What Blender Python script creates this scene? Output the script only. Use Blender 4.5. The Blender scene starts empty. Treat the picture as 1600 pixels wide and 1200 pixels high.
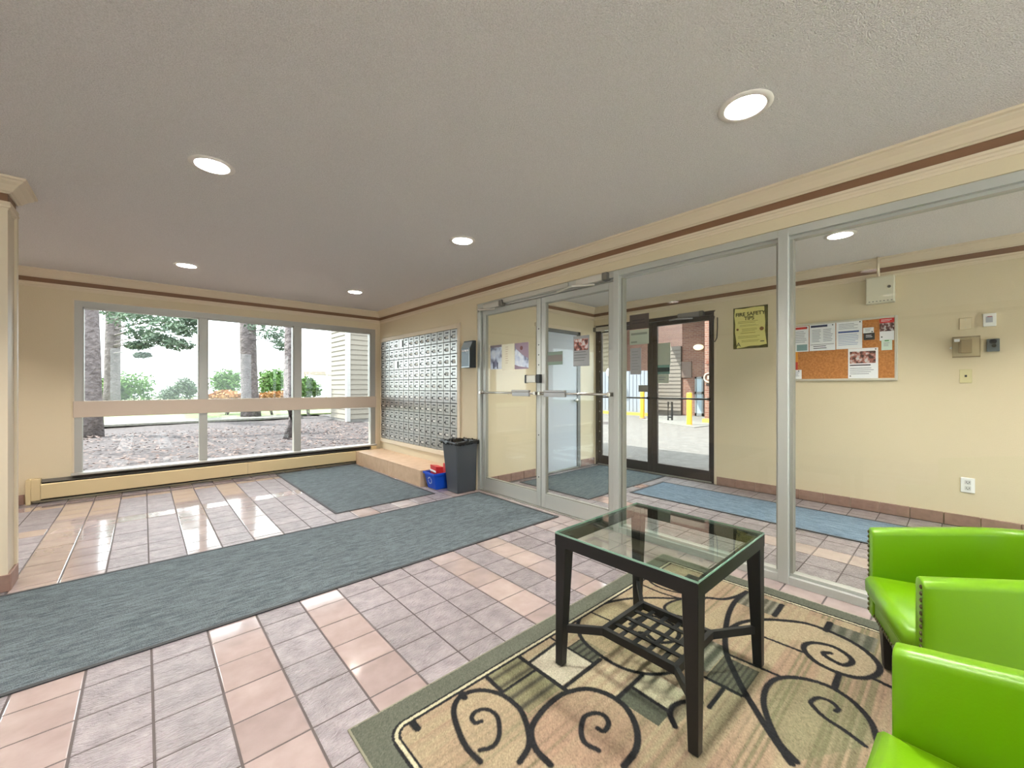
import bpy, bmesh, math, random
import numpy as np
from mathutils import Vector, Matrix

random.seed(7)
rng = np.random.default_rng(7)
PI = math.pi
scene = bpy.context.scene
COL = scene.collection

# ------------------------------------------------------------------ camera
F_PX, HORIZON, CAM_H = 635.0, 604.5, 1.2
YAW = math.atan2(575.5, F_PX)
cam_data = bpy.data.cameras.new('camera')
cam_data.sensor_width = 36.0
cam_data.lens = F_PX / 1600.0 * 36.0
cam_data.shift_y = (HORIZON - 600.0) / 1600.0
cam_data.clip_start = 0.05
cam_data.clip_end = 300
cam = bpy.data.objects.new('camera', cam_data)
COL.objects.link(cam)
cam.location = (0, 0, CAM_H)
cam.rotation_euler = (PI / 2, 0, -YAW)
scene.camera = cam

# ------------------------------------------------------------------ world, sun, exposure
world = bpy.data.worlds.new('world')
scene.world = world
world.use_nodes = True
wbg = world.node_tree.nodes['Background']
wbg.inputs['Color'].default_value = (0.86, 0.94, 1.0, 1)
wbg.inputs['Strength'].default_value = 5.0
sun_data = bpy.data.lights.new('sun', 'SUN')
sun_data.energy = 10.0
sun_data.angle = 0.012
sun_data.color = (1.0, 0.97, 0.92)
sun = bpy.data.objects.new('sun', sun_data)
COL.objects.link(sun)
sun.location = (-10, 12, 16)
TO_SUN = Vector((-0.50, 0.36, 0.79)).normalized()
sun.rotation_euler = TO_SUN.to_track_quat('Z', 'Y').to_euler()
LAMP_STRENGTH = 1300.0

scene.view_settings.view_transform = 'Standard'
scene.view_settings.look = 'None'
scene.view_settings.exposure = 0.32
scene.view_settings.gamma = 1.0
scene.view_settings.use_curve_mapping = False
scene.cycles.max_bounces = 12
scene.cycles.diffuse_bounces = 6
scene.cycles.glossy_bounces = 6
scene.cycles.transparent_max_bounces = 16
scene.cycles.sample_clamp_indirect = 6.0
scene.cycles.caustics_reflective = False
scene.cycles.caustics_refractive = False
scene.cycles.use_denoising = True

# ------------------------------------------------------------------ measuring helpers
FWD = (math.sin(YAW), math.cos(YAW))
RGT = (math.cos(YAW), -math.sin(YAW))
def ray(u, v):
    s = (u - 800.0) / F_PX
    return (FWD[0] + s * RGT[0], FWD[1] + s * RGT[1], (HORIZON - v) / F_PX)
def on_x(u, v, X):
    d = ray(u, v); t = X / d[0]
    return Vector((X, d[1] * t, CAM_H + d[2] * t))
def on_y(u, v, Y):
    d = ray(u, v); t = Y / d[1]
    return Vector((d[0] * t, Y, CAM_H + d[2] * t))
def on_z(u, v, z=0.0):
    d = ray(u, v); t = (z - CAM_H) / d[2]
    return Vector((d[0] * t, d[1] * t, z))
def at_depth(u, v, depth):
    d = ray(u, v)
    return Vector((d[0] * depth, d[1] * depth, CAM_H + d[2] * depth))
def project(x, y, z):
    q = x * FWD[0] + y * FWD[1]
    if q < 0.05: return None
    return (800 + F_PX * (x * RGT[0] + y * RGT[1]) / q, HORIZON - F_PX * (z - CAM_H) / q)

# ------------------------------------------------------------------ materials
def lin(c):
    def f(v):
        v = v / 255.0
        return v / 12.92 if v <= 0.04045 else ((v + 0.055) / 1.055) ** 2.4
    return (f(c[0]), f(c[1]), f(c[2]), 1.0)
MATS = {}
def mat(name, color, rough=0.6, metal=0.0, spec=0.5, bump=None, var=None, coat=0.0, emit=0.0):
    """bump = (scale, strength, distance); var = (scale, second colour, amount)"""
    if name in MATS: return MATS[name]
    m = bpy.data.materials.new(name); m.use_nodes = True
    nt = m.node_tree; b = nt.nodes['Principled BSDF']
    b.inputs['Base Color'].default_value = lin(color)
    b.inputs['Roughness'].default_value = rough
    b.inputs['Metallic'].default_value = metal
    b.inputs['Specular IOR Level'].default_value = spec
    b.inputs['Coat Weight'].default_value = coat
    if emit:
        b.inputs['Emission Color'].default_value = lin(color)
        b.inputs['Emission Strength'].default_value = emit
    tc = None
    if bump or var:
        tc = nt.nodes.new('ShaderNodeTexCoord')
    if var:
        n = nt.nodes.new('ShaderNodeTexNoise'); n.inputs['Scale'].default_value = var[0]
        n.inputs['Detail'].default_value = 6
        r = nt.nodes.new('ShaderNodeValToRGB')
        r.color_ramp.elements[0].position = 0.35; r.color_ramp.elements[1].position = 0.68
        r.color_ramp.elements[0].color = lin(color); r.color_ramp.elements[1].color = lin(var[1])
        nt.links.new(tc.outputs['Object'], n.inputs['Vector'])
        nt.links.new(n.outputs['Fac'], r.inputs['Fac'])
        nt.links.new(r.outputs['Color'], b.inputs['Base Color'])
    if bump:
        n2 = nt.nodes.new('ShaderNodeTexNoise'); n2.inputs['Scale'].default_value = bump[0]
        n2.inputs['Detail'].default_value = 4
        bp = nt.nodes.new('ShaderNodeBump'); bp.inputs['Strength'].default_value = bump[1]
        bp.inputs['Distance'].default_value = bump[2] if len(bump) > 2 else 0.01
        nt.links.new(tc.outputs['Object'], n2.inputs['Vector'])
        nt.links.new(n2.outputs['Fac'], bp.inputs['Height'])
        nt.links.new(bp.outputs['Normal'], b.inputs['Normal'])
    MATS[name] = m
    return m
def glass_mat(name, tint=(255, 255, 255), ior=1.45, rough=0.0):
    if name in MATS: return MATS[name]
    m = bpy.data.materials.new(name); m.use_nodes = True
    nt = m.node_tree; nt.nodes.clear()
    out = nt.nodes.new('ShaderNodeOutputMaterial')
    t = nt.nodes.new('ShaderNodeBsdfTransparent'); t.inputs['Color'].default_value = lin(tint)
    g = nt.nodes.new('ShaderNodeBsdfGlossy'); g.inputs['Roughness'].default_value = rough
    lw = nt.nodes.new('ShaderNodeLayerWeight'); lw.inputs['Blend'].default_value = 0.5   # Facing: the same from both sides
    pw = nt.nodes.new('ShaderNodeMath'); pw.operation = 'POWER'; pw.inputs[1].default_value = 5.0
    fr = nt.nodes.new('ShaderNodeMapRange'); f0 = ((ior - 1) / (ior + 1)) ** 2
    fr.inputs[3].default_value = f0; fr.inputs[4].default_value = 1.0
    nt.links.new(lw.outputs['Facing'], pw.inputs[0]); nt.links.new(pw.outputs[0], fr.inputs[0])
    mx = nt.nodes.new('ShaderNodeMixShader')
    nt.links.new(fr.outputs[0], mx.inputs['Fac'])
    nt.links.new(t.outputs['BSDF'], mx.inputs[1]); nt.links.new(g.outputs['BSDF'], mx.inputs[2])
    nt.links.new(mx.outputs['Shader'], out.inputs['Surface'])
    MATS[name] = m
    return m

M_WALL = mat('cream_wall', (213, 198, 168), 0.75, bump=(90, 0.25, 0.004))
M_TRIM = mat('cream_trim', (216, 200, 175), 0.5)
M_BAND = mat('brown_band', (124, 90, 64), 0.55)
M_CEIL = mat('stippled_ceiling', (246, 242, 240), 0.95, bump=(190, 1.0, 0.010), var=(210, (224, 219, 216), 1))
M_GROUT = mat('grout', (84, 76, 74), 0.9)
M_ALU = mat('brushed_aluminium', (186, 187, 181), 0.40, 0.35)
M_ALU_D = mat('aluminium_return', (160, 159, 150), 0.45, 0.4)
M_STEEL = mat('mailbox_steel', (162, 160, 156), 0.34, 0.9, bump=(40, 0.08, 0.002))
M_BRONZE = mat('dark_bronze', (72, 66, 62), 0.4, 0.5)
M_BLACK = mat('black_metal', (17, 17, 17), 0.45, 0.1, bump=(300, 0.15, 0.001))
M_BLACKP = mat('black_plastic', (22, 23, 25), 0.4)
M_DARK = mat('dark_gap', (20, 20, 20), 0.9)
M_WHITE = mat('white_plastic', (236, 234, 230), 0.4)
M_PAPER = mat('white_paper', (238, 238, 240), 0.8)
M_GREYPAPER = mat('grey_paper_back', (150, 152, 152), 0.8)
M_INK = mat('ink', (60, 60, 66), 0.8)
M_INKG = mat('grey_ink', (150, 152, 160), 0.8)
M_GLASS = glass_mat('window_glass', (250, 252, 250), 1.38)
M_TGLASS = glass_mat('table_glass', (240, 248, 243), 1.52)
M_GREEN = mat('lime_leather', (108, 158, 6), 0.34, 0, 0.5, bump=(220, 0.12, 0.002))
M_NAIL = mat('antique_nail', (104, 98, 70), 0.3, 0.9)
M_BEIGE_TILE = mat('beige_step_tile', (202, 174, 146), 0.45, var=(12, (190, 160, 130), 1))
M_SKIRT = mat('terracotta_skirting', (150, 120, 106), 0.6, var=(18, (136, 106, 94), 1))

# ------------------------------------------------------------------ mesh helpers
class MB:
    def __init__(self): self.v = []; self.f = []
    def add(self, vs, fs):
        n = len(self.v); self.v += [tuple(p) for p in vs]; self.f += [tuple(i + n for i in f) for f in fs]; return self
    def box(self, x0, y0, z0, x1, y1, z1):
        x0, x1 = min(x0, x1), max(x0, x1); y0, y1 = min(y0, y1), max(y0, y1); z0, z1 = min(z0, z1), max(z0, z1)
        return self.add([(x0, y0, z0), (x1, y0, z0), (x1, y1, z0), (x0, y1, z0), (x0, y0, z1), (x1, y0, z1), (x1, y1, z1), (x0, y1, z1)],
                        [(0, 3, 2, 1), (4, 5, 6, 7), (0, 1, 5, 4), (1, 2, 6, 5), (2, 3, 7, 6), (3, 0, 4, 7)])
    def hexa(self, b, t):   # four bottom points, four top points (counter-clockwise from above)
        return self.add(list(b) + list(t), [(0, 3, 2, 1), (4, 5, 6, 7), (0, 1, 5, 4), (1, 2, 6, 5), (2, 3, 7, 6), (3, 0, 4, 7)])
    def tube(self, pts, r, n=8, cap=True, r_end=None):
        pts = [Vector(p) for p in pts]; k = len(pts); base = len(self.v)
        up = Vector((0, 0, 1))
        for i, p in enumerate(pts):
            d = (pts[min(i + 1, k - 1)] - pts[max(i - 1, 0)]).normalized()
            a = d.cross(up)
            if a.length < 1e-3: a = d.cross(Vector((1, 0, 0)))
            a.normalize(); b = a.cross(d).normalized()
            rr = r if r_end is None else r + (r_end - r) * i / (k - 1)
            if isinstance(r, (list, tuple)): rr = r[i]
            for j in range(n):
                t = 2 * PI * j / n
                self.v.append(tuple(p + a * math.cos(t) * rr + b * math.sin(t) * rr))
        for i in range(k - 1):
            for j in range(n):
                q = base + i * n
                self.f.append((q + j, q + (j + 1) % n, q + n + (j + 1) % n, q + n + j))
        if cap:
            self.f.append(tuple(base + j for j in reversed(range(n))))
            self.f.append(tuple(base + (k - 1) * n + j for j in range(n)))
        return self
    def lathe(self, prof, c=(0, 0, 0), n=24, axis='z'):
        base = len(self.v)
        for (r, z) in prof:
            for j in range(n):
                t = 2 * PI * j / n
                if axis == 'z': p = (c[0] + r * math.cos(t), c[1] + r * math.sin(t), c[2] + z)
                elif axis == 'x': p = (c[0] + z, c[1] + r * math.cos(t), c[2] + r * math.sin(t))
                else: p = (c[0] + r * math.cos(t), c[1] + z, c[2] + r * math.sin(t))
                self.v.append(p)
        for i in range(len(prof) - 1):
            for j in range(n):
                q = base + i * n
                self.f.append((q + j, q + (j + 1) % n, q + n + (j + 1) % n, q + n + j))
        return self
    def disc(self, c, r, n=24, axis='z'):
        base = len(self.v)
        for j in range(n):
            t = 2 * PI * j / n
            self.v.append((c[0] + r * math.cos(t), c[1] + r * math.sin(t), c[2]) if axis == 'z' else (c[0], c[1] + r * math.cos(t), c[2] + r * math.sin(t)))
        self.f.append(tuple(range(base, base + n))); return self
    def sphere(self, c, r, n=8, m=5, sq=(1, 1, 1)):
        base = len(self.v)
        for i in range(m + 1):
            a = PI * i / m
            for j in range(n):
                t = 2 * PI * j / n
                self.v.append((c[0] + sq[0] * r * math.sin(a) * math.cos(t), c[1] + sq[1] * r * math.sin(a) * math.sin(t), c[2] + sq[2] * r * math.cos(a)))
        for i in range(m):
            for j in range(n):
                q = base + i * n
                self.f.append((q + j, q + n + j, q + n + (j + 1) % n, q + (j + 1) % n))
        return self
    def prism(self, poly, axis, a, b):
        """extrude a 2-d polygon along an axis from a to b"""
        n = len(poly); base = len(self.v)
        def P(p, t):
            if axis == 'x': return (t, p[0], p[1])
            if axis == 'y': return (p[0], t, p[1])
            return (p[0], p[1], t)
        for t in (a, b): self.v += [P(p, t) for p in poly]
        for i in range(n):
            j = (i + 1) % n
            self.f.append((base + i, base + j, base + n + j, base + n + i))
        self.f.append(tuple(base + i for i in reversed(range(n)))); self.f.append(tuple(base + n + i for i in range(n)))
        return self

def world_loc(o):
    p = Vector((0, 0, 0))
    while o is not None:
        p = p + Vector(o.location); o = o.parent
    return p
def obj(name, mb, material, parent=None, bevel=0.0, smooth=False, local=False, seg=2, fix=True):
    off = Vector((0, 0, 0))
    if parent is not None and not local: off = world_loc(parent)
    me = bpy.data.meshes.new(name)
    me.from_pydata([(x - off.x, y - off.y, z - off.z) for x, y, z in mb.v], [], mb.f)
    if bevel or fix:
        bm = bmesh.new(); bm.from_mesh(me)
        bmesh.ops.recalc_face_normals(bm, faces=bm.faces)
        if bevel:
            ed = [e for e in bm.edges if len(e.link_faces) == 2 and e.calc_face_angle(0) > 0.6]
            bmesh.ops.bevel(bm, geom=ed, offset=bevel, segments=seg, affect='EDGES', profile=0.5)
        bm.to_mesh(me); bm.free()
    if smooth:
        me.polygons.foreach_set('use_smooth', [True] * len(me.polygons))
    if material: me.materials.append(material)
    me.update()
    o = bpy.data.objects.new(name, me); COL.objects.link(o)
    if parent is not None: o.parent = parent
    return o
def share(name, mesh, parent, loc=(0, 0, 0)):
    o = bpy.data.objects.new(name, mesh); COL.objects.link(o)
    o.parent = parent; o.location = loc
    return o
def empty(name, loc=(0, 0, 0), rotz=0.0):
    o = bpy.data.objects.new(name, None); COL.objects.link(o)
    o.empty_display_size = 0.1
    o.location = loc; o.rotation_euler = (0, 0, rotz); return o
def tag(o, label, cat, group=None):
    o['label'] = label; o['category'] = cat
    if group: o['group'] = group
    return o
def thing(name, label, cat, loc=(0, 0, 0), rotz=0.0, group=None):
    return tag(empty(name, loc, rotz), label, cat, group)
def structure(o): o['kind'] = 'structure'; return o
def stuff(o): o['kind'] = 'stuff'; return o
def copy_tree(o, parent=None):
    c = o.copy(); COL.objects.link(c)
    if parent is not None: c.parent = parent
    for ch in list(o.children): copy_tree(ch, c)
    return c
def BX(*a): return MB().box(*a)

def sweep(path, prof, closed=False):
    """mitred sweep of a (distance from wall, z) profile; the room lies to the LEFT of the path"""
    m = MB(); n = len(path); k = len(prof)
    P = [Vector(p) for p in path]
    for i in range(n):
        if closed or 0 < i < n - 1:
            d0 = (P[i] - P[i - 1]).normalized(); d1 = (P[(i + 1) % n] - P[i]).normalized()
        elif i == 0: d0 = d1 = (P[1] - P[0]).normalized()
        else: d0 = d1 = (P[i] - P[i - 1]).normalized()
        n0 = Vector((-d0.y, d0.x)); n1 = Vector((-d1.y, d1.x))
        b = (n0 + n1); b = b / b.dot(n0) if b.length > 1e-6 else n0
        for (d, z) in prof: m.v.append((P[i].x + b.x * d, P[i].y + b.y * d, z))
    for i in range(n if closed else n - 1):
        j = (i + 1) % n
        for a in range(k):
            c = (a + 1) % k
            m.f.append((i * k + a, j * k + a, j * k + c, i * k + c))
    if not closed:
        m.f.append(tuple(range(k))); m.f.append(tuple((n - 1) * k + a for a in reversed(range(k))))
    return m

# ------------------------------------------------------------------ key planes
XP, YW, CZ = 2.885, 6.42, 2.42          # partition wall face, window wall face, ceiling
XB, YS = 5.22, 3.85                      # entry wall face, side wall of the vestibule
XL, YBK = -3.2, -3.0                     # unseen walls of the lobby
LAMPS = [(0.28, 2.77), (1.94, 0.63), (0.32, 5.22), (1.97, 2.79), (2.01, 5.22), (4.15, 0.65), (3.6, 2.8),
         (0.28, 0.63), (-1.4, 0.63), (-1.4, 2.77), (-1.4, 5.22), (0.28, -1.6), (1.94, -1.6), (-1.4, -1.6), (4.15, -0.7), (4.15, -2.2)]  # unseen row; all but the first are lamps added to brighten the rooms

# ------------------------------------------------------------------ floor: grout bed and tiles
TX0, TXP, TY0, TYP = 0.026, 0.2065, 1.7355, 0.2035
floor = structure(obj('floor', BX(XL, YBK, -0.12, XB + 0.2, YW + 0.1, -0.0025), M_GROUT))

def tile_material(name, rough_kind):
    m = bpy.data.materials.new(name); m.use_nodes = True
    nt = m.node_tree; b = nt.nodes['Principled BSDF']; L = nt.links.new
    tc = nt.nodes.new('ShaderNodeTexCoord')
    oi = nt.nodes.new('ShaderNodeObjectInfo')
    vec = nt.nodes.new('ShaderNodeVectorMath'); vec.operation = 'MULTIPLY_ADD'
    comb = nt.nodes.new('ShaderNodeCombineXYZ')
    mul = nt.nodes.new('ShaderNodeMath'); mul.operation = 'MULTIPLY'; mul.inputs[1].default_value = 37.0
    L(oi.outputs['Random'], mul.inputs[0]); L(mul.outputs[0], comb.inputs[0]); L(mul.outputs[0], comb.inputs[1])
    L(tc.outputs['Object'], vec.inputs[0]); vec.inputs[1].default_value = (1, 1, 1); L(comb.outputs[0], vec.inputs[2])
    n = nt.nodes.new('ShaderNodeTexNoise'); n.inputs['Scale'].default_value = 9 if not rough_kind else 14
    n.inputs['Detail'].default_value = 5
    L(vec.outputs[0], n.inputs['Vector'])
    r = nt.nodes.new('ShaderNodeValToRGB')
    r.color_ramp.elements[0].position = 0.3; r.color_ramp.elements[1].position = 0.72
    if rough_kind:
        r.color_ramp.elements[0].color = lin((116, 107, 109)); r.color_ramp.elements[1].color = lin((156, 145, 147))
    else:
        r.color_ramp.elements[0].color = lin((150, 133, 129)); r.color_ramp.elements[1].color = lin((168, 151, 147))
    L(n.outputs['Fac'], r.inputs['Fac'])
    hsv = nt.nodes.new('ShaderNodeHueSaturation')
    mr = nt.nodes.new('ShaderNodeMapRange'); mr.inputs[3].default_value = 0.86; mr.inputs[4].default_value = 1.1
    L(oi.outputs['Random'], mr.inputs[0]); L(mr.outputs[0], hsv.inputs['Value'])
    L(r.outputs['Color'], hsv.inputs['Color']); L(hsv.outputs['Color'], b.inputs['Base Color'])
    if rough_kind:
        b.inputs['Roughness'].default_value = 0.30; b.inputs['Specular IOR Level'].default_value = 0.8
        v = nt.nodes.new('ShaderNodeTexNoise'); v.inputs['Scale'].default_value = 42; v.inputs['Detail'].default_value = 3
        v.inputs['Distortion'].default_value = 1.6
        st = nt.nodes.new('ShaderNodeVectorMath'); st.operation = 'MULTIPLY'; st.inputs[1].default_value = (0.55, 1.35, 1)
        L(vec.outputs[0], st.inputs[0]); L(st.outputs[0], v.inputs['Vector'])
        bp = nt.nodes.new('ShaderNodeBump'); bp.inputs['Strength'].default_value = 1.0; bp.inputs['Distance'].default_value = 0.014
        L(v.outputs['Fac'], bp.inputs['Height']); L(bp.outputs['Normal'], b.inputs['Normal'])
    else:
        b.inputs['Roughness'].default_value = 0.12
        b.inputs['Coat Weight'].default_value = 0.9
        b.inputs['Coat Roughness'].default_value = 0.07
        bp = nt.nodes.new('ShaderNodeBump'); bp.inputs['Strength'].default_value = 0.05; bp.inputs['Distance'].default_value = 0.004
        L(n.outputs['Fac'], bp.inputs['Height']); L(bp.outputs['Normal'], b.inputs['Normal'])
    return m
M_TSM, M_TRO = tile_material('smooth_floor_tile', False), tile_material('textured_floor_tile', True)
SMOOTH_COLS = {-9, -7, -3, -2, 1, 3, 7, 9, 12, 13, 17, 21}
def tile_geo(m, cx, cy, hx, hy, c=0.003):
    m.add([(cx - hx, cy - hy, -0.008), (cx + hx, cy - hy, -0.008), (cx + hx, cy + hy, -0.008), (cx - hx, cy + hy, -0.008),
           (cx - hx, cy - hy, -0.0015), (cx + hx, cy - hy, -0.0015), (cx + hx, cy + hy, -0.0015), (cx - hx, cy + hy, -0.0015),
           (cx - hx + c, cy - hy + c, 0), (cx + hx - c, cy - hy + c, 0), (cx + hx - c, cy + hy - c, 0), (cx - hx + c, cy + hy - c, 0)],
          [(0, 1, 5, 4), (1, 2, 6, 5), (2, 3, 7, 6), (3, 0, 4, 7), (4, 5, 9, 8), (5, 6, 10, 9), (6, 7, 11, 10), (7, 4, 8, 11), (8, 9, 10, 11)])
COVERS = [(-3, 2.48, 2.84, 3.69), (1.34, 3.95, 2.42, 6.33), (2.45, 4.34, 2.9, 6.4), (0.53, -0.17, 2.76, 1.43), (3.5, 2.65, 5.2, 3.75), (4.09, -1, 4.86, 2.52)]
cells = []
for i in range(-16, 26):
    for j in range(-24, 24):
        x0, y0 = TX0 + i * TXP, TY0 + j * TYP
        cx, cy = x0 + TXP / 2, y0 + TYP / 2
        if cx < XL or cx > XB - 0.05 or cy < YBK or cy > YW - 0.02: continue
        if cx > 3.0 and cy > YS - 0.05: continue
        area = 0.0
        pp = [project(x0, y0, 0), project(x0 + TXP, y0, 0), project(x0 + TXP, y0 + TYP, 0), project(x0, y0 + TYP, 0)]
        hidden = any(a <= cx - TXP * 0.3 and cx + TXP * 0.3 <= c and b <= cy - TYP * 0.3 and cy + TYP * 0.3 <= d for a, b, c, d in COVERS)
        if all(pp) and not hidden:
            mu = sum(p[0] for p in pp) / 4; mv = sum(p[1] for p in pp) / 4
            if -10 < mu < 1610 and 600 < mv < 1200:
                area = abs(sum(pp[k][0] * pp[(k + 1) % 4][1] - pp[(k + 1) % 4][0] * pp[k][1] for k in range(4))) / 2
        sm = i in SMOOTH_COLS or j in (16, 21)
        if i == -3 and cy < 2.5: sm = False
        cells.append((area, cx, cy, sm))
cells.sort(key=lambda t: -t[0])
GX, GY = 0.0042, 0.0034
tm = MB(); tile_geo(tm, 0, 0, TXP / 2 - GX, TYP / 2 - GY)
proto = {}
for k, (a, cx, cy, sm) in enumerate(cells[:300]):
    if sm not in proto:
        o = obj('tile', tm, M_TSM if sm else M_TRO, floor, local=True); proto[sm] = o.data
        o.location = (cx, cy, random.uniform(-0.0006, 0.0004))
    else:
        share('tile', proto[sm], floor, (cx, cy, random.uniform(-0.0006, 0.0004)))
rest = {True: MB(), False: MB()}
for (a, cx, cy, sm) in cells[300:]: tile_geo(rest[sm], cx, cy, TXP / 2 - GX, TYP / 2 - GY)
stuff(obj('smooth_tiles', rest[True], M_TSM, floor)); stuff(obj('textured_tiles', rest[False], M_TRO, floor))

# ------------------------------------------------------------------ ceiling with round openings
def ceiling_mesh():
    bm = bmesh.new(); edges = []
    def loop(pts):
        vs = [bm.verts.new(p) for p in pts]
        for i in range(len(vs)): edges.append(bm.edges.new((vs[i], vs[(i + 1) % len(vs)])))
    loop([(XL, YBK, CZ), (XB + 0.02, YBK, CZ), (XB + 0.02, YW, CZ), (XL, YW, CZ)])
    for (x, y) in LAMPS: loop([(x + 0.085 * math.cos(2 * PI * k / 28), y + 0.085 * math.sin(2 * PI * k / 28), CZ) for k in range(28)])
    bmesh.ops.triangle_fill(bm, use_beauty=True, use_dissolve=False, edges=edges)
    for f in bm.faces:
        if f.normal.z > 0: f.normal_flip()
    me = bpy.data.meshes.new('ceiling'); bm.to_mesh(me); bm.free()
    me.materials.append(M_CEIL); return me
ceiling = structure(bpy.data.objects.new('ceiling', ceiling_mesh())); COL.objects.link(ceiling)
structure(obj('roof', BX(XL - 0.2, YBK - 0.2, CZ + 0.25, XB + 0.4, YW + 1.0, CZ + 0.4), mat('unseen_roof', (200, 196, 190), 0.9)))  # unseen roof, its overhang sized to block sun from the window

# ------------------------------------------------------------------ walls
def wall(name, *boxes, material=M_WALL):
    m = MB()
    for b in boxes: m.box(*b)
    return structure(obj(name, m, material))
ZT = CZ + 0.2
# window opening
WX0, WX1, WZ0, WZ1 = -0.555, 2.80, 0.255, 2.135
wall('wall_window', (-1.22, YW, -0.1, WX0, YW + 0.22, ZT), (XL - 0.2, YW, -0.1, -3.1, YW + 0.22, ZT), (-3.1, YW, -0.1, -1.22, YW + 0.22, WZ0), (-3.1, YW, WZ1, -1.22, YW + 0.22, ZT), (WX1, YW, -0.1, 3.02, YW + 0.22, ZT), (WX0, YW, -0.1, WX1, YW + 0.22, WZ0), (WX0, YW, WZ1, WX1, YW + 0.22, ZT))
wall('wall_mailbox', (XP, 3.80, 0, 3.02, YW, ZT), (XP, YBK, 2.165, 3.02, 3.80, ZT), (XP, YBK, 0, 3.02, -1.6, 2.165))
# window openings added in the unseen walls to let in more daylight
wall('wall_left', (XL - 0.2, YBK, -0.1, XL, YW, 0.25), (XL - 0.2, YBK, 2.25, XL, YW, ZT), (XL - 0.2, YBK, 0.25, XL, YBK + 0.2, 2.25), (XL - 0.2, -0.65, 0.25, XL, YW, 2.25))
wall('wall_rear', (XL, YBK - 0.2, -0.1, XB + 0.2, YBK, 0.15), (XL, YBK - 0.2, 2.3, XB + 0.2, YBK, ZT), (XL, YBK - 0.2, 0.15, -0.7, YBK, 2.3), (2.7, YBK - 0.2, 0.15, 3.1, YBK, 2.3), (5.1, YBK - 0.2, 0.15, XB + 0.2, YBK, 2.3))
structure(obj('window_7', BX(-3.1, YW + 0.04, WZ0, -1.22, YW + 0.046, WZ1), M_GLASS))  # unseen window added beyond the column to brighten the ceiling
structure(obj('window_5', BX(XL - 0.1, YBK + 0.2, 0.25, XL - 0.094, -0.65, 2.25), M_GLASS))  # daylight opening added in the unseen left wall
structure(obj('window_6', BX(-0.7, YBK - 0.1, 0.15, 5.1, YBK - 0.094, 2.3), M_GLASS))  # daylight opening added in the unseen rear wall
DY0, DY1 = 2.03, 3.84
wall('wall_entry', (XB, YBK, -0.1, XB + 0.2, DY0, ZT), (XB, DY1, -0.1, XB + 0.2, YS + 0.2, ZT), (XB, DY0, 2.15, XB + 0.2, DY1, ZT))
GX0, GX1, GZ1 = 3.93, 4.87, 2.02
wall('wall_vestibule', (3.02, YS, -0.1, GX0, YS + 0.15, ZT), (GX1, YS, -0.1, XB, YS + 0.15, ZT), (GX0, YS, GZ1, GX1, YS + 0.15, ZT))
# column on the left with its casing
CX0, CX1, CY0, CY1 = -0.90, -0.595, 3.765, 3.965
col = structure(obj('column', BX(CX0, CY0, 0, CX1, CY1, CZ), mat('column_paint', (206, 192, 170), 0.5)))
obj('casing', BX(CX1 - 0.001, CY1 - 0.028, 0.1, CX1 + 0.012, CY1 + 0.012, 2.25), M_TRIM, col)
obj('casing', BX(CX1 - 0.045, CY0 - 0.012, 0.1, CX1 + 0.004, CY0 + 0.002, 2.25), M_TRIM, col)
obj('casing', BX(CX0 - 0.004, CY0 - 0.012, 0.1, CX0 + 0.045, CY0 + 0.002, 2.25), M_TRIM, col)

# crown, painted band and lower bead along the walls
CROWN = [(0.0, 2.335), (0.010, 2.335), (0.016, 2.342), (0.024, 2.346), (0.032, 2.358), (0.048, 2.378), (0.066, 2.394), (0.070, 2.402), (0.082, 2.408), (0.084, 2.42), (0.0, 2.42)]
BAND = [(0.0, 2.285), (0.003, 2.285), (0.003, 2.337), (0.0, 2.337)]
BEAD = [(0.0, 2.236), (0.005, 2.238), (0.008, 2.250), (0.014, 2.254), (0.016, 2.264), (0.012, 2.274), (0.014, 2.287), (0.0, 2.287)]
def cornice(n, path, closed=False):
    t = structure(empty('trim_%d' % n))
    obj('crown', sweep(path, CROWN, closed), M_TRIM, t)
    obj('band', sweep(path, BAND, closed), M_BAND, t)
    obj('bead', sweep(path, BEAD, closed), M_TRIM, t)
    return t
cornice(1, [(XP, YBK), (XP, YW), (XL, YW), (XL, YBK)])
cornice(2, [(XB, YBK), (XB, YS), (3.02, YS), (3.02, YBK)])
cornice(3, [(CX0, CY1), (CX1, CY1), (CX1, CY0), (CX0, CY0)], True)
# skirting tiles
sk_mesh = {}
def skirting(name, p0, p1, normal, z1=0.1):
    b = structure(empty(name))
    p0, p1 = Vector(p0), Vector(p1); L = (p1 - p0).length; n = max(1, round(L / 0.2065)); w = L / n; d = (p1 - p0) / L
    for k in range(n):
        a = p0 + d * (k * w + 0.002); c = p0 + d * ((k + 1) * w - 0.002)
        q = Vector(normal) * (0.016 + random.uniform(-0.0015, 0.0015))
        m = BX(min(a.x, c.x, a.x + q.x, c.x + q.x), min(a.y, c.y, a.y + q.y, c.y + q.y), 0.0, max(a.x, c.x, a.x + q.x, c.x + q.x), max(a.y, c.y, a.y + q.y, c.y + q.y), z1)
        obj('tile', m, M_SKIRT, b, bevel=0.003, seg=1)
    return b
skirting('baseboard_entry', (XB, DY0 - 0.02), (XB, -1.6), (-1, 0))
skirting('baseboard_vestibule', (3.02, YS), (GX0 - 0.02, YS), (0, -1))
skirting('baseboard_vestibule_corner', (GX1 + 0.02, YS), (XB, YS), (0, -1))
skirting('baseboard_window', (-2.3, YW), (-0.90, YW), (0, -1))
skirting('baseboard_column_front', (CX0, CY0), (CX1 + 0.016, CY0), (0, -1))
skirting('baseboard_column_side', (CX1, CY0), (CX1, CY1), (1, 0))

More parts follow.
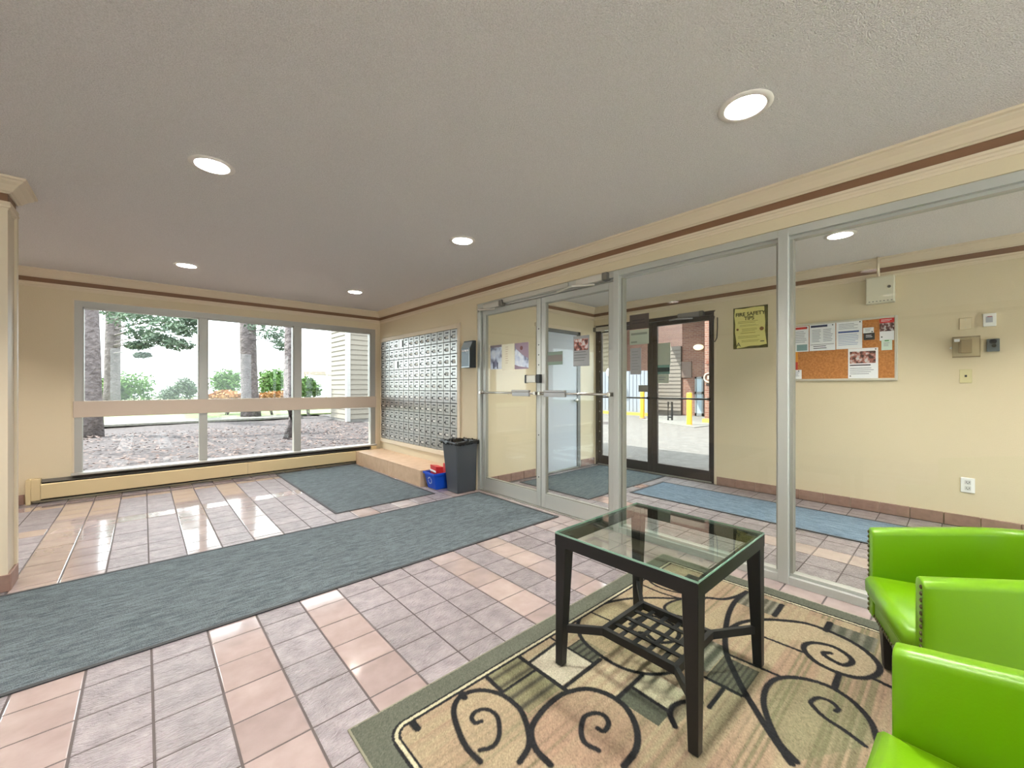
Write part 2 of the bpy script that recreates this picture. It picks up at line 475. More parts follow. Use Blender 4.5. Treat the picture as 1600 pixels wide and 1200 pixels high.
# ------------------------------------------------------------------ lobby window
win = structure(empty('window_1', (1.1, YW, 0.3)))
YF0, YF1 = YW - 0.005, YW + 0.085
M_WFR = mat('window_frame_aluminium', (168, 165, 158), 0.42, 0.4)
obj('frame', MB().box(WX0, YF0, WZ0, WX0 + 0.06, YF1, WZ1).box(WX1 - 0.075, YF0, WZ0, WX1, YF1, WZ1).box(WX0 + 0.06, YF0, WZ1 - 0.065, WX1 - 0.075, YF1, WZ1).box(WX0 + 0.06, YF0, WZ0, WX1 - 0.075, YF1, WZ0 + 0.02), M_WFR, win)
obj('casing', MB().box(WX0 - 0.012, YW - 0.010, WZ0, WX0, YW - 0.0005, WZ1 + 0.012).box(WX0, YW - 0.010, WZ1, WX1, YW - 0.0005, WZ1 + 0.012).box(WX1, YW - 0.014, WZ0, WX1 + 0.030, YW - 0.0005, WZ1 + 0.012), M_TRIM, win)
for a, b in ((0.517, 0.600), (1.596, 1.690)):
    obj('mullion', BX(a, YF0, WZ0 + 0.02, b, YF1, WZ1 - 0.065), M_WFR, win, bevel=0.003, seg=1)
obj('rail', BX(WX0 - 0.008, YW - 0.022, 0.868, WX1 + 0.008, YF1 - 0.01, 1.045), mat('window_rail', (196, 178, 160), 0.45, 0.1), win, bevel=0.003, seg=1)
obj('sill', BX(WX0 - 0.02, YW - 0.075, 0.252, WX1, YW + 0.03, 0.274), M_WFR, win, bevel=0.004)
for a, b in ((WX0 + 0.06, 0.517), (0.600, 1.596), (1.690, WX1 - 0.075)):
    obj('pane', BX(a, YW + 0.040, WZ0 + 0.02, b, YW + 0.046, 0.87), M_GLASS, win)
    obj('pane', BX(a, YW + 0.040, 1.04, b, YW + 0.046, WZ1 - 0.065), M_GLASS, win)
    obj('glazing_bead', MB().box(a, YF0 + 0.012, 1.042, a + 0.012, YF1, WZ1 - 0.065).box(b - 0.012, YF0 + 0.012, 1.042, b, YF1, WZ1 - 0.065).box(a, YF0 + 0.012, WZ1 - 0.078, b, YF1, WZ1 - 0.065), M_WFR, win)

# ------------------------------------------------------------------ baseboard heater below the window
ht = thing('baseboard_heater', 'long cream baseboard heater with dark slots running under the lobby window', 'heater', (0.95, 6.38, 0))
M_HEAT = mat('heater_enamel', (206, 186, 144), 0.45)
HX0, HX1, HY0, HY1 = -0.885, 2.79, 6.335, 6.418
obj('end_cap', MB().box(HX0, HY0, 0.0, HX0 + 0.035, HY1, 0.255).box(HX0 + 0.035, HY0, 0.035, HX0 + 0.10, HY1, 0.255), M_HEAT, ht, bevel=0.003, seg=1)
obj('end_cap', BX(HX1 - 0.09, HY0, 0.035, HX1, HY1, 0.252), M_HEAT, ht, bevel=0.003, seg=1)
for a, b in ((HX0 + 0.102, 1.02), (1.023, HX1 - 0.092)):
    m = MB().prism([(HY0 + 0.004, 0.045), (HY0, 0.05), (HY0, 0.19), (HY0 + 0.012, 0.2), (HY0 + 0.016, 0.2), (HY0 + 0.006, 0.188), (HY0 + 0.006, 0.045)], 'x', a, b)
    obj('front_panel', m, M_HEAT, ht)
obj('back_plate', BX(HX0 + 0.06, HY1 - 0.012, 0.02, HX1 - 0.06, HY1, 0.238), M_DARK, ht)
obj('damper', MB().prism([(HY0 + 0.02, 0.212), (HY0 + 0.024, 0.212), (HY1 - 0.01, 0.236), (HY1 - 0.01, 0.24)], 'x', HX0 + 0.10, HX1 - 0.09), mat('damper_grey', (98, 94, 88), 0.5, 0.4), ht)
obj('heating_element', BX(HX0 + 0.1, HY0 + 0.02, 0.06, HX1 - 0.1, HY1 - 0.015, 0.16), mat('fin_grey', (120, 118, 112), 0.5, 0.6), ht)

# ------------------------------------------------------------------ mailbox bank
MBY0, MBY1, MBZ0, MBZ1 = 4.172, 6.345, 0.372, 1.925
bank = thing('mailbox_bank', 'wall bank of small square steel mailbox doors beside the window', 'mailboxes', (XP, 5.25, MBZ0))
obj('trim', MB().box(XP - 0.02, MBY0 - 0.055, MBZ0 - 0.06, XP - 0.001, MBY0, MBZ1 + 0.06).box(XP - 0.02, MBY1, MBZ0 - 0.06, XP - 0.001, MBY1 + 0.03, MBZ1 + 0.06)
    .box(XP - 0.02, MBY0, MBZ1, XP - 0.001, MBY1, MBZ1 + 0.06).box(XP - 0.02, MBY0, MBZ0 - 0.06, XP - 0.001, MBY1, MBZ0), M_TRIM, bank, bevel=0.003, seg=1)
obj('back_panel', BX(XP - 0.006, MBY0, MBZ0, XP - 0.001, MBY1, MBZ1), M_BLACKP, bank)
CWD, RHT = (MBY1 - MBY0) / 14, (MBZ1 - MBZ0) / 10
dm = MB().box(-0.016, -CWD / 2 + 0.004, -RHT / 2 + 0.004, -0.005, CWD / 2 - 0.004, RHT / 2 - 0.004)
slot = MB().box(-0.0175, -0.036, 0.034, -0.0155, 0.036, 0.050).box(-0.0175, 0.028, -0.036, -0.0155, 0.038, 0.006).box(-0.0175, -0.036, -0.042, -0.0155, 0.038, -0.033).box(-0.0175, -0.030, 0.000, -0.0155, 0.038, 0.008)
plate = MB().box(-0.0172, -0.036, -0.032, -0.0158, 0.03, -0.003)
lock = MB().lathe([(0.0, -0.021), (0.011, -0.021), (0.011, -0.0155)], (0, 0.046, -0.018), 8, 'x')
door_me = slot_me = plate_me = lock_me = None
M_SLOT = mat('mailbox_slot', (36, 36, 38), 0.6); M_PLATE = mat('mailbox_card', (196, 194, 188), 0.6)
for c in range(14):
    for r in range(10):
        loc = (0, MBY1 - (c + 0.5) * CWD - 5.25, (MBZ1 - (r + 0.5) * RHT) - MBZ0)
        if door_me is None:
            d = obj('mailbox_door', dm, M_STEEL, bank, bevel=0.003, seg=1, local=True); d.location = loc; door_me = d.data
        else: d = share('mailbox_door', door_me, bank, loc)
        d.rotation_euler = (0, random.uniform(-0.008, 0.008), random.uniform(-0.008, 0.008))
        if (c, r) in ((4, 0), (3, 2)):
            obj('lock_hole', MB().box(-0.018, -0.062, -0.05, -0.0155, -0.03, 0.05), M_DARK, d, local=True); continue
        if slot_me is None:
            slot_me = obj('name_slot', slot, M_SLOT, d, local=True).data; plate_me = obj('name_card', plate, M_PLATE, d, local=True).data
            lock_me = obj('lock', lock, M_SLOT, d, local=True).data
        else:
            share('name_slot', slot_me, d); share('lock', lock_me, d)
            if random.random() < 0.6: share('name_card', plate_me, d)

# tiled step below the mailboxes
st = thing('tiled_step', 'low beige tiled step along the wall under the mailboxes', 'step', (2.67, 5.34, 0))
SX0, SY0, SY1, SZ = 2.455, 4.34, 6.335, 0.198
obj('core', BX(SX0 + 0.008, SY0 + 0.008, 0, XP, SY1, SZ - 0.008), M_GROUT, st)
cuts = [SY0, 5.235, SY1]
for a, b in zip(cuts[:-1], cuts[1:]):
    obj('tile', BX(SX0, a + 0.003, 0, SX0 + 0.009, b - 0.003, SZ - 0.001), M_BEIGE_TILE, st, bevel=0.002, seg=1)
    obj('tile', BX(SX0, a + 0.003, SZ - 0.009, XP - 0.001, b - 0.003, SZ), M_BEIGE_TILE, st, bevel=0.002, seg=1)
obj('tile', BX(SX0, SY0 - 0.001, 0, XP, SY0 + 0.009, SZ - 0.001), M_BEIGE_TILE, st, bevel=0.002, seg=1)

# ------------------------------------------------------------------ glazed partition
XF0, XF1 = 2.900, 3.015       # frame depth
M_FR = M_ALU
def glazed(n, y0, y1, z0=0.062, z1=2.10):
    w = structure(empty('window_%d' % n, (2.96, (y0 + y1) / 2, 0)))
    obj('sill', MB().box(XF0, y0, 0, XF1, y1, 0.045).box(XF0 + 0.03, y0, 0.045, XF1 - 0.03, y1, z0), M_FR, w)
    obj('head', MB().box(XF0 - 0.002, y0, 2.118, XF1, y1, 2.165).box(XF0 + 0.03, y0, z1, XF1 - 0.03, y1, 2.118), M_FR, w)
    obj('stop', MB().box(XF0 + 0.03, y0, z0, XF1 - 0.03, y0 + 0.016, z1).box(XF0 + 0.03, y1 - 0.016, z0, XF1 - 0.03, y1, z1), M_ALU_D, w)
    obj('pane', BX(2.952, y0 + 0.01, z0 - 0.01, 2.959, y1 - 0.01, z1 + 0.01), M_GLASS, w)
    return w
P1 = (1.888, 1.942); P2 = (0.700, 0.757)
glazed(2, P2[1], P1[0])
glazed(3, -0.62, P2[0])
glazed(4, -1.6, -0.68)
for i, (a, b) in enumerate((P1, P2, (-0.68, -0.62))):
    structure(obj('trim_%d' % (4 + i), BX(XF0 - 0.004, a, 0, XF1, b, 2.165), M_FR, None, bevel=0.003, seg=1))
dfr = structure(empty('trim_7', (2.95, 2.8, 0)))
obj('jamb', BX(XF0 - 0.004, 3.748, 0, XF1, 3.802, 2.165), M_FR, dfr, bevel=0.003, seg=1)
obj('head', MB().box(XF0 - 0.004, P1[1], 2.112, XF1, 3.748, 2.165).box(XF0 + 0.03, P1[1], 2.095, XF1 - 0.02, 3.748, 2.112), M_FR, dfr)
obj('threshold', BX(XF0, P1[1], 0, XF1, 3.748, 0.008), M_ALU_D, dfr)

def glass_door(n, y0, y1, hinge_hi, xf, M, st_w=(0.055, 0.055), zt=2.085, top=0.055, bot=0.145, thick=0.044):
    d = structure(empty('door_%d' % n, (xf + thick / 2, (y0 + y1) / 2, 0)))
    obj('stile', BX(xf, y0, 0.012, xf + thick, y0 + st_w[0], zt), M, d, bevel=0.003, seg=1)
    obj('stile', BX(xf, y1 - st_w[1], 0.012, xf + thick, y1, zt), M, d, bevel=0.003, seg=1)
    obj('top_rail', BX(xf + 0.001, y0 + st_w[0], zt - top, xf + thick - 0.001, y1 - st_w[1], zt), M, d)
    obj('bottom_rail', BX(xf + 0.001, y0 + st_w[0], 0.012, xf + thick - 0.001, y1 - st_w[1], bot), M, d)
    obj('pane', BX(xf + 0.019, y0 + st_w[0] - 0.01, bot - 0.01, xf + 0.025, y1 - st_w[1] + 0.01, zt - top + 0.01), M_GLASS, d)
    obj('glazing_bead', MB().box(xf + 0.006, y0 + st_w[0], bot, xf + 0.038, y0 + st_w[0] + 0.008, zt - top).box(xf + 0.006, y1 - st_w[1] - 0.008, bot, xf + 0.038, y1 - st_w[1], zt - top)
        .box(xf + 0.006, y0 + st_w[0], bot, xf + 0.038, y1 - st_w[1], bot + 0.012).box(xf + 0.006, y0 + st_w[0], zt - top - 0.008, xf + 0.038, y1 - st_w[1], zt - top), M_ALU_D if M is M_ALU else M, d)
    return d
DXF = 2.925
d1 = glass_door(1, 2.803, 3.742, True, DXF, M_ALU)
d2 = glass_door(2, 1.948, 2.797, False, DXF, M_ALU)
M_BAR = mat('push_bar_steel', (196, 192, 184), 0.25, 0.9)
M_PAD = mat('push_pad', (150, 148, 146), 0.35, 0.7)
for d, a, b, p0, p1 in ((d1, 2.82, 3.73, 2.90, 3.15), (d2, 1.955, 2.785, 2.43, 2.695)):
    xb = 2.872
    h = obj('push_bar', MB().tube([(xb, a + 0.01, 1.136), (xb, b - 0.01, 1.136)], 0.011, 10), M_BAR, d, smooth=True)
    obj('bracket', MB().box(xb - 0.012, a, 1.118, DXF, a + 0.03, 1.154), M_BAR, h, bevel=0.003, seg=1)
    obj('bracket', MB().box(xb - 0.012, b - 0.03, 1.118, DXF, b, 1.154), M_BAR, h, bevel=0.003, seg=1)
    obj('push_pad', MB().box(xb - 0.020, p0, 1.105, xb + 0.006, p1, 1.148).box(xb - 0.026, p0, 1.150, xb + 0.008, p1, 1.168), M_PAD, h, bevel=0.003, seg=1)
lb = obj('latch_box', BX(2.888, 2.785, 1.238, DXF, 2.835, 1.325), M_BLACKP, d1, bevel=0.004)
obj('latch_cover', BX(2.880, 2.835, 1.242, 2.905, 2.965, 1.318), mat('latch_steel', (176, 170, 158), 0.35, 0.8), lb, bevel=0.004)
obj('latch_edge', BX(2.876, 2.962, 1.238, 2.908, 2.985, 1.322), M_BLACKP, lb, bevel=0.003)
for z in (0.3, 0.72, 1.42, 1.52, 1.62, 1.78):
    obj('rivet', MB().lathe([(0, -0.004), (0.006, -0.003), (0.007, 0)], (DXF, 2.83, z), 8, 'x'), M_BLACKP, d1)
def closer(d, y_body, y_arm, z, xw, M):
    s = 1 if y_arm > y_body else -1
    c = obj('closer', BX(xw - 0.055, y_body - 0.14, z - 0.03, xw, y_body + 0.14, z + 0.03), M, d, bevel=0.008)
    obj('closer_cap', BX(xw - 0.057, y_body - s * 0.14, z - 0.032, xw - 0.002, y_body - s * 0.19, z + 0.032), mat('closer_end', (120, 116, 108), 0.4, 0.6), c, bevel=0.004)
    obj('closer_arm', MB().tube([(xw - 0.03, y_body - s * 0.05, z - 0.045), (xw - 0.15, y_body + s * 0.10, z - 0.05), (xw - 0.03, y_arm, z - 0.035)], 0.011, 8), M, c)
M_CLOSER = mat('closer_enamel', (200, 196, 186), 0.35, 0.4)
closer(d1, 3.52, 3.78, 2.112, 2.92, M_CLOSER)
closer(d2, 2.17, 2.55, 2.128, 2.915, M_CLOSER)
obj('hold_open_track', BX(2.885, 2.42, 2.118, 2.905, 3.34, 2.160), M_CLOSER, dfr, bevel=0.003)

# ------------------------------------------------------------------ dark entry doors of the vestibule
EX = 5.262
efr = structure(empty('trim_8', (EX, 2.9, 0)))
obj('jamb', BX(EX - 0.01, DY0 + 0.012, 0, EX + 0.10, DY0 + 0.055, 2.15), M_BRONZE, efr)
obj('jamb', BX(EX - 0.01, DY1 - 0.045, 0, EX + 0.10, DY1, 2.15), M_BRONZE, efr)
obj('head', BX(EX - 0.01, DY0 + 0.055, 2.105, EX + 0.10, DY1 - 0.045, 2.15), M_BRONZE, efr)
obj('light_strip', BX(XB - 0.004, DY0 - 0.014, 0.0, XB + 0.05, DY0 + 0.012, 2.13), M_TRIM, efr)
obj('threshold', BX(EX - 0.03, DY0 + 0.055, 0, EX + 0.12, DY1 - 0.045, 0.012), M_ALU_D, efr)
d3 = glass_door(3, DY0 + 0.058, 2.888, True, EX, M_BRONZE, (0.028, 0.062), 2.10, 0.055, 0.13)
d4 = glass_door(4, 2.894, DY1 - 0.048, True, EX, M_BRONZE, (0.062, 0.045), 2.10, 0.055, 0.13)
for d, a, b in ((d3, 2.10, 2.87), (d4, 2.92, 3.77)):
    obj('push_bar', MB().tube([(EX - 0.05, a, 1.045), (EX - 0.05, b, 1.045)], 0.011, 8).box(EX - 0.06, a, 1.03, EX, a + 0.02, 1.06).box(EX - 0.06, b - 0.02, 1.03, EX, b, 1.06), M_BLACKP, d)
obj('latch_plate', BX(EX - 0.025, 2.95, 1.13, EX, 3.09, 1.225), mat('latch_grey', (140, 140, 138), 0.4, 0.7), d4, bevel=0.004)
obj('pull_handle', BX(EX - 0.05, 3.72, 1.22, EX - 0.03, 3.74, 1.42), M_BLACKP, d4, bevel=0.004)
closer(d3, 2.36, 2.62, 2.128, EX - 0.01, M_PAD)
closer(d4, 3.66, 3.50, 2.09, EX - 0.01, M_CLOSER)
for k in range(12):
    obj('rivet', MB().lathe([(0, -0.005), (0.008, -0.004), (0.009, 0)], (EX, DY1 - 0.07, 0.2 + 0.155 * k), 8, 'x'), M_ALU, d4)
tag(obj('door_cable', MB().tube([on_x(1116, 494, XB - 0.01), on_x(1114, 505, XB - 0.02), on_x(1112, 520, XB - 0.03), on_x(1113, 531, XB - 0.03), on_x(1117, 534, XB - 0.03), on_x(1120, 528, XB - 0.02), on_x(1121, 512, XB - 0.01), on_x(1121, 496, XB - 0.005)], 0.006, 6), M_BLACKP, smooth=True),
    'looped black cable hanging beside the top corner of the dark entry door', 'cable')

# grey side door
gd = structure(empty('door_5', ((GX0 + GX1) / 2, YS, 0)))
M_GDOOR = mat('grey_blue_door', (190, 197, 206), 0.45)
M_GFR = mat('grey_door_frame', (112, 114, 112), 0.5)
obj('frame', MB().box(GX0, YS - 0.012, 0, GX0 + 0.05, YS + 0.12, GZ1).box(GX1 - 0.06, YS - 0.012, 0, GX1, YS + 0.12, GZ1).box(GX0, YS - 0.012, GZ1 - 0.045, GX1, YS + 0.12, GZ1), M_GFR, gd)
obj('leaf', BX(GX0 + 0.052, YS + 0.008, 0.012, GX1 - 0.062, YS + 0.05, GZ1 - 0.048), M_GDOOR, gd, bevel=0.002, seg=1)
obj('head_casing', BX(GX0 - 0.03, YS - 0.016, GZ1, GX1 + 0.01, YS, GZ1 + 0.05), M_TRIM, gd, bevel=0.003, seg=1)
obj('knob', MB().sphere((GX1 - 0.12, YS - 0.035, 1.0), 0.03, 12, 8).tube([(GX1 - 0.12, YS + 0.01, 1.0), (GX1 - 0.12, YS - 0.03, 1.0)], 0.012, 8), M_BAR, gd, smooth=True)
obj('kick_strip', BX(GX0 + 0.052, YS - 0.02, 0.0, GX1 - 0.062, YS + 0.03, 0.012), M_ALU_D, gd)

# ------------------------------------------------------------------ recessed ceiling lights
M_LENS = mat('lamp_lens', (255, 250, 244), 0.5, emit=LAMP_STRENGTH)
M_CAN = mat('can_reflector', (240, 238, 236), 0.35, 0.0)
M_FLANGE = mat('can_flange', (236, 230, 222), 0.45)
lamp_labels = ['recessed ceiling light with white ring, the one nearest above the grey runner at the left', 'largest recessed ceiling light, close to the glass partition and the glass table',
               'small recessed ceiling light in front of the left part of the lobby window', 'recessed ceiling light with white ring, in the middle of the ceiling towards the doors',
               'small recessed ceiling light nearest the corner above the mailboxes', 'recessed ceiling light in the vestibule seen through the right glass pane',
               'recessed vestibule light behind the top of the aluminium door post']
def lamp(i, x, y):
    lab = lamp_labels[i] if i < 7 else 'unseen recessed ceiling light with white ring outside the picture'
    t = thing('recessed_light', lab, 'ceiling light', (x, y, CZ), 0, 'recessed ceiling lights')
    return t
l0 = lamp(0, *LAMPS[0])
obj('flange', MB().lathe([(0.080, 0.002), (0.078, -0.004), (0.082, -0.007), (0.104, -0.004), (0.107, 0.0)], n=36), M_FLANGE, l0, local=True, smooth=True)
obj('reflector', MB().lathe([(0.081, -0.004), (0.079, 0.02), (0.074, 0.06), (0.066, 0.1)], n=36), M_CAN, l0, local=True, smooth=True)
obj('lens', MB().disc((0, 0, 0.094), 0.066, 28), M_LENS, l0, local=True)
for i, (x, y) in enumerate(LAMPS):
    if i == 0: continue
    t = lamp(i, x, y)
    for ch in l0.children: share(ch.name.split('.')[0], ch.data, t)

# ------------------------------------------------------------------ mats
def carpet_mat(name, c0, c1, stretch):
    m = bpy.data.materials.new(name); m.use_nodes = True
    nt = m.node_tree; b = nt.nodes['Principled BSDF']; L = nt.links.new
    b.inputs['Roughness'].default_value = 0.95; b.inputs['Specular IOR Level'].default_value = 0.1
    tc = nt.nodes.new('ShaderNodeTexCoord')
    a = nt.nodes.new('ShaderNodeVectorMath'); a.operation = 'MULTIPLY'; a.inputs[1].default_value = stretch
    n = nt.nodes.new('ShaderNodeTexNoise'); n.inputs['Scale'].default_value = 60; n.inputs['Detail'].default_value = 5
    n2 = nt.nodes.new('ShaderNodeTexNoise'); n2.inputs['Scale'].default_value = 260; n2.inputs['Detail'].default_value = 2
    L(tc.outputs['Object'], a.inputs[0]); L(a.outputs[0], n.inputs['Vector']); L(tc.outputs['Object'], n2.inputs['Vector'])
    ad = nt.nodes.new('ShaderNodeMath'); ad.operation = 'ADD'; L(n.outputs['Fac'], ad.inputs[0]); L(n2.outputs['Fac'], ad.inputs[1])
    r = nt.nodes.new('ShaderNodeValToRGB'); r.color_ramp.elements[0].position = 0.40; r.color_ramp.elements[1].position = 0.62
    hf = nt.nodes.new('ShaderNodeMath'); hf.operation = 'MULTIPLY'; hf.inputs[1].default_value = 0.5; L(ad.outputs[0], hf.inputs[0])
    r.color_ramp.elements[0].color = lin(c0); r.color_ramp.elements[1].color = lin(c1)
    L(hf.outputs[0], r.inputs['Fac']); L(r.outputs['Color'], b.inputs['Base Color'])
    bp = nt.nodes.new('ShaderNodeBump'); bp.inputs['Strength'].default_value = 0.9; bp.inputs['Distance'].default_value = 0.008
    L(ad.outputs[0], bp.inputs['Height']); L(bp.outputs['Normal'], b.inputs['Normal'])
    return m
M_MATX = carpet_mat('grey_mat_pile', (70, 79, 82), (114, 123, 127), (0.25, 1.6, 1))
M_MATY = carpet_mat('blue_grey_mat_pile', (84, 102, 120), (134, 152, 168), (1.6, 0.25, 1))
M_RUBBER = mat('mat_rubber', (44, 44, 46), 0.7)
def door_mat(label, x0, y0, x1, y1, m, rot=0.0):
    cx, cy = (x0 + x1) / 2, (y0 + y1) / 2; hx, hy = (x1 - x0) / 2, (y1 - y0) / 2
    t = thing('floor_mat', label, 'mat', (cx, cy, 0.001), rot)
    b = 0.022
    obj('edging', MB().box(-hx, -hy, 0, hx, -hy + b, 0.005).box(-hx, hy - b, 0, hx, hy, 0.005).box(-hx, -hy + b, 0, -hx + b, hy - b, 0.005).box(hx - b, -hy + b, 0, hx, hy - b, 0.005), M_RUBBER, t, local=True)
    nx, ny = max(2, int(hx * 2 / 0.06)), max(2, int(hy * 2 / 0.06))
    g = MB()
    for i in range(nx + 1):
        for j in range(ny + 1):
            x = -hx + b + (2 * hx - 2 * b) * i / nx; y = -hy + b + (2 * hy - 2 * b) * j / ny
            edge = i in (0, nx) or j in (0, ny)
            g.v.append((x, y, 0.003 if edge else 0.009 + random.uniform(-0.0006, 0.0006)))
    for i in range(nx):
        for j in range(ny):
            q = i * (ny + 1) + j; g.f.append((q, q + ny + 1, q + ny + 2, q + 1))
    obj('pile', g, m, t, local=True, smooth=True)
    return t
door_mat('long grey carpet runner lying from the left edge to the glass doors', -3.0, 2.485, 2.835, 3.69, M_MATX)
door_mat('square grey carpet mat in front of the mailboxes', 1.34, 3.955, 2.425, 6.31, M_MATX)
door_mat('grey carpet mat in the vestibule in front of the dark entry doors', 3.5, 2.65, 5.19, 3.72, M_MATX)
door_mat('blue grey runner in the vestibule along the notice board wall', 4.09, -1.0, 4.85, 2.52, M_MATY)

# ------------------------------------------------------------------ patterned area rug
RX0, RX1, RY0, RY1 = 0.53, 2.755, -0.17, 1.43
def build_rug():
    step = 0.004
    xs = np.arange(RX0, RX1 + 1e-6, step); ys = np.arange(RY0, RY1 + 1e-6, step)
    X, Y = np.meshgrid(xs, ys, indexing='ij'); nx, ny = X.shape
    def C(r, g, b): return np.array(lin((r, g, b))[:3])
    beige, peach, cream, olive, dkol, dark = C(140, 128, 104), C(132, 108, 92), C(164, 157, 140), C(98, 100, 74), C(66, 70, 60), C(31, 31, 32)
    # woven streaks run along X
    rs = np.random.default_rng(3)
    s1 = np.interp(ys, np.arange(RY0 - 0.1, RY1 + 0.1, 0.011), rs.random(200)[:len(np.arange(RY0 - 0.1, RY1 + 0.1, 0.011))])
    s2 = np.interp(ys, np.arange(RY0 - 0.1, RY1 + 0.1, 0.045), rs.random(60)[:len(np.arange(RY0 - 0.1, RY1 + 0.1, 0.045))])
    st = (0.55 * s1 + 0.45 * s2)[None, :] * np.ones((nx, 1)) + 0.08 * np.sin(X * 9 + Y * 5)
    colr = beige + (peach - beige) * np.clip(st * 2.4 - 0.8, 0, 1)[..., None]
    colr = colr + (olive - colr) * np.clip((s1 * 0.5 + s2 * 0.5 - 0.58) * 5, 0, 0.75)[None, :, None]
    def fp(p): q = on_z(p[0], p[1], 0.008); return (q.x, q.y)
    def inside(poly):
        m = np.zeros(X.shape, bool); n = len(poly); j = n - 1
        for i in range(n):
            xi, yi = poly[i]; xj, yj = poly[j]
            m ^= ((yi > Y) != (yj > Y)) & (X < (xj - xi) * (Y - yi) / (yj - yi + 1e-12) + xi); j = i
        return m
    def smooth_line(pts, k=6):
        pts = [np.array(p) for p in pts]; out = []
        P = [2 * pts[0] - pts[1]] + pts + [2 * pts[-1] - pts[-2]]
        for i in range(1, len(P) - 2):
            for t in np.linspace(0, 1, k, endpoint=False):
                a, b, c, d = P[i - 1], P[i], P[i + 1], P[i + 2]
                out.append(0.5 * ((2 * b) + (-a + c) * t + (2 * a - 5 * b + 4 * c - d) * t * t + (-a + 3 * b - 3 * c + d) * t ** 3))
        out.append(pts[-1]); return out
    def dist(pts):
        D = np.full(X.shape, 9.0)
        for a, b in zip(pts[:-1], pts[1:]):
            x0, x1 = min(a[0], b[0]) - 0.04, max(a[0], b[0]) + 0.04; y0, y1 = min(a[1], b[1]) - 0.04, max(a[1], b[1]) + 0.04
            i0, i1 = max(0, int((x0 - RX0) / step)), min(nx, int((x1 - RX0) / step) + 2); j0, j1 = max(0, int((y0 - RY0) / step)), min(ny, int((y1 - RY0) / step) + 2)
            if i0 >= i1 or j0 >= j1: continue
            sx, sy = X[i0:i1, j0:j1], Y[i0:i1, j0:j1]; d = np.array(b) - np.array(a); L2 = d @ d + 1e-12
            t = np.clip(((sx - a[0]) * d[0] + (sy - a[1]) * d[1]) / L2, 0, 1)
            D[i0:i1, j0:j1] = np.minimum(D[i0:i1, j0:j1], np.hypot(sx - a[0] - t * d[0], sy - a[1] - t * d[1]))
        return D
    def block(c4, c, stripes=None, amt=0.75):
        p = [fp(q) for q in c4]
        x0, x1 = min(q[0] for q in p), max(q[0] for q in p); y0, y1 = min(q[1] for q in p), max(q[1] for q in p)
        m = (X > x0) & (X < x1) & (Y > y0) & (Y < y1)
        cc = colr * (1 - amt) + c * amt
        if stripes is not None:
            w = (0.5 + 0.5 * np.sin(Y * 2 * PI / stripes[0])) ** 2
            cc = cc + (stripes[1] - cc) * (w * stripes[2])[..., None]
        colr[m] = cc[m]
    block([(750, 1050), (800, 1018), (834, 1045), (785, 1080)], olive, (0.055, dark, 0.7))
    block([(785, 1080), (836, 1047), (873, 1078), (825, 1112)], olive, (0.06, dark, 0.75))
    block([(828, 1036), (868, 1005), (922, 1033), (878, 1071)], cream, None, 0.9)
    block([(893, 1007), (910, 998), (938, 1028), (922, 1034)], dkol, (0.03, dark, 0.8), 0.9)
    block([(878, 1071), (938, 1028), (1003, 1053), (963, 1090)], C(156, 143, 118), (0.05, peach, 0.5), 0.9)
    block([(990, 1072), (1005, 1055), (1070, 1080), (1045, 1112)], C(150, 145, 122), None, 0.9)
    block([(965, 1092), (988, 1074), (1046, 1112), (1030, 1133)], dkol, None, 0.95)
    block([(1155, 943), (1166, 925), (1222, 945), (1210, 962)], dkol, (0.035, cream, 0.35), 0.9)
    block([(1210, 962), (1222, 945), (1297, 973), (1291, 983)], beige, (0.04, peach, 0.4), 0.8)
    block([(1291, 985), (1297, 973), (1372, 1000), (1365, 1020)], dkol, (0.05, cream, 0.25), 0.95)
    block([(1105, 1055), (1133, 1025), (1160, 1087), (1140, 1080)], dkol, (0.02, dark, 0.6), 0.85)
    block([(1098, 1030), (1110, 1000), (1135, 1018), (1103, 1050)], dkol, (0.05, cream, 0.5), 0.95)
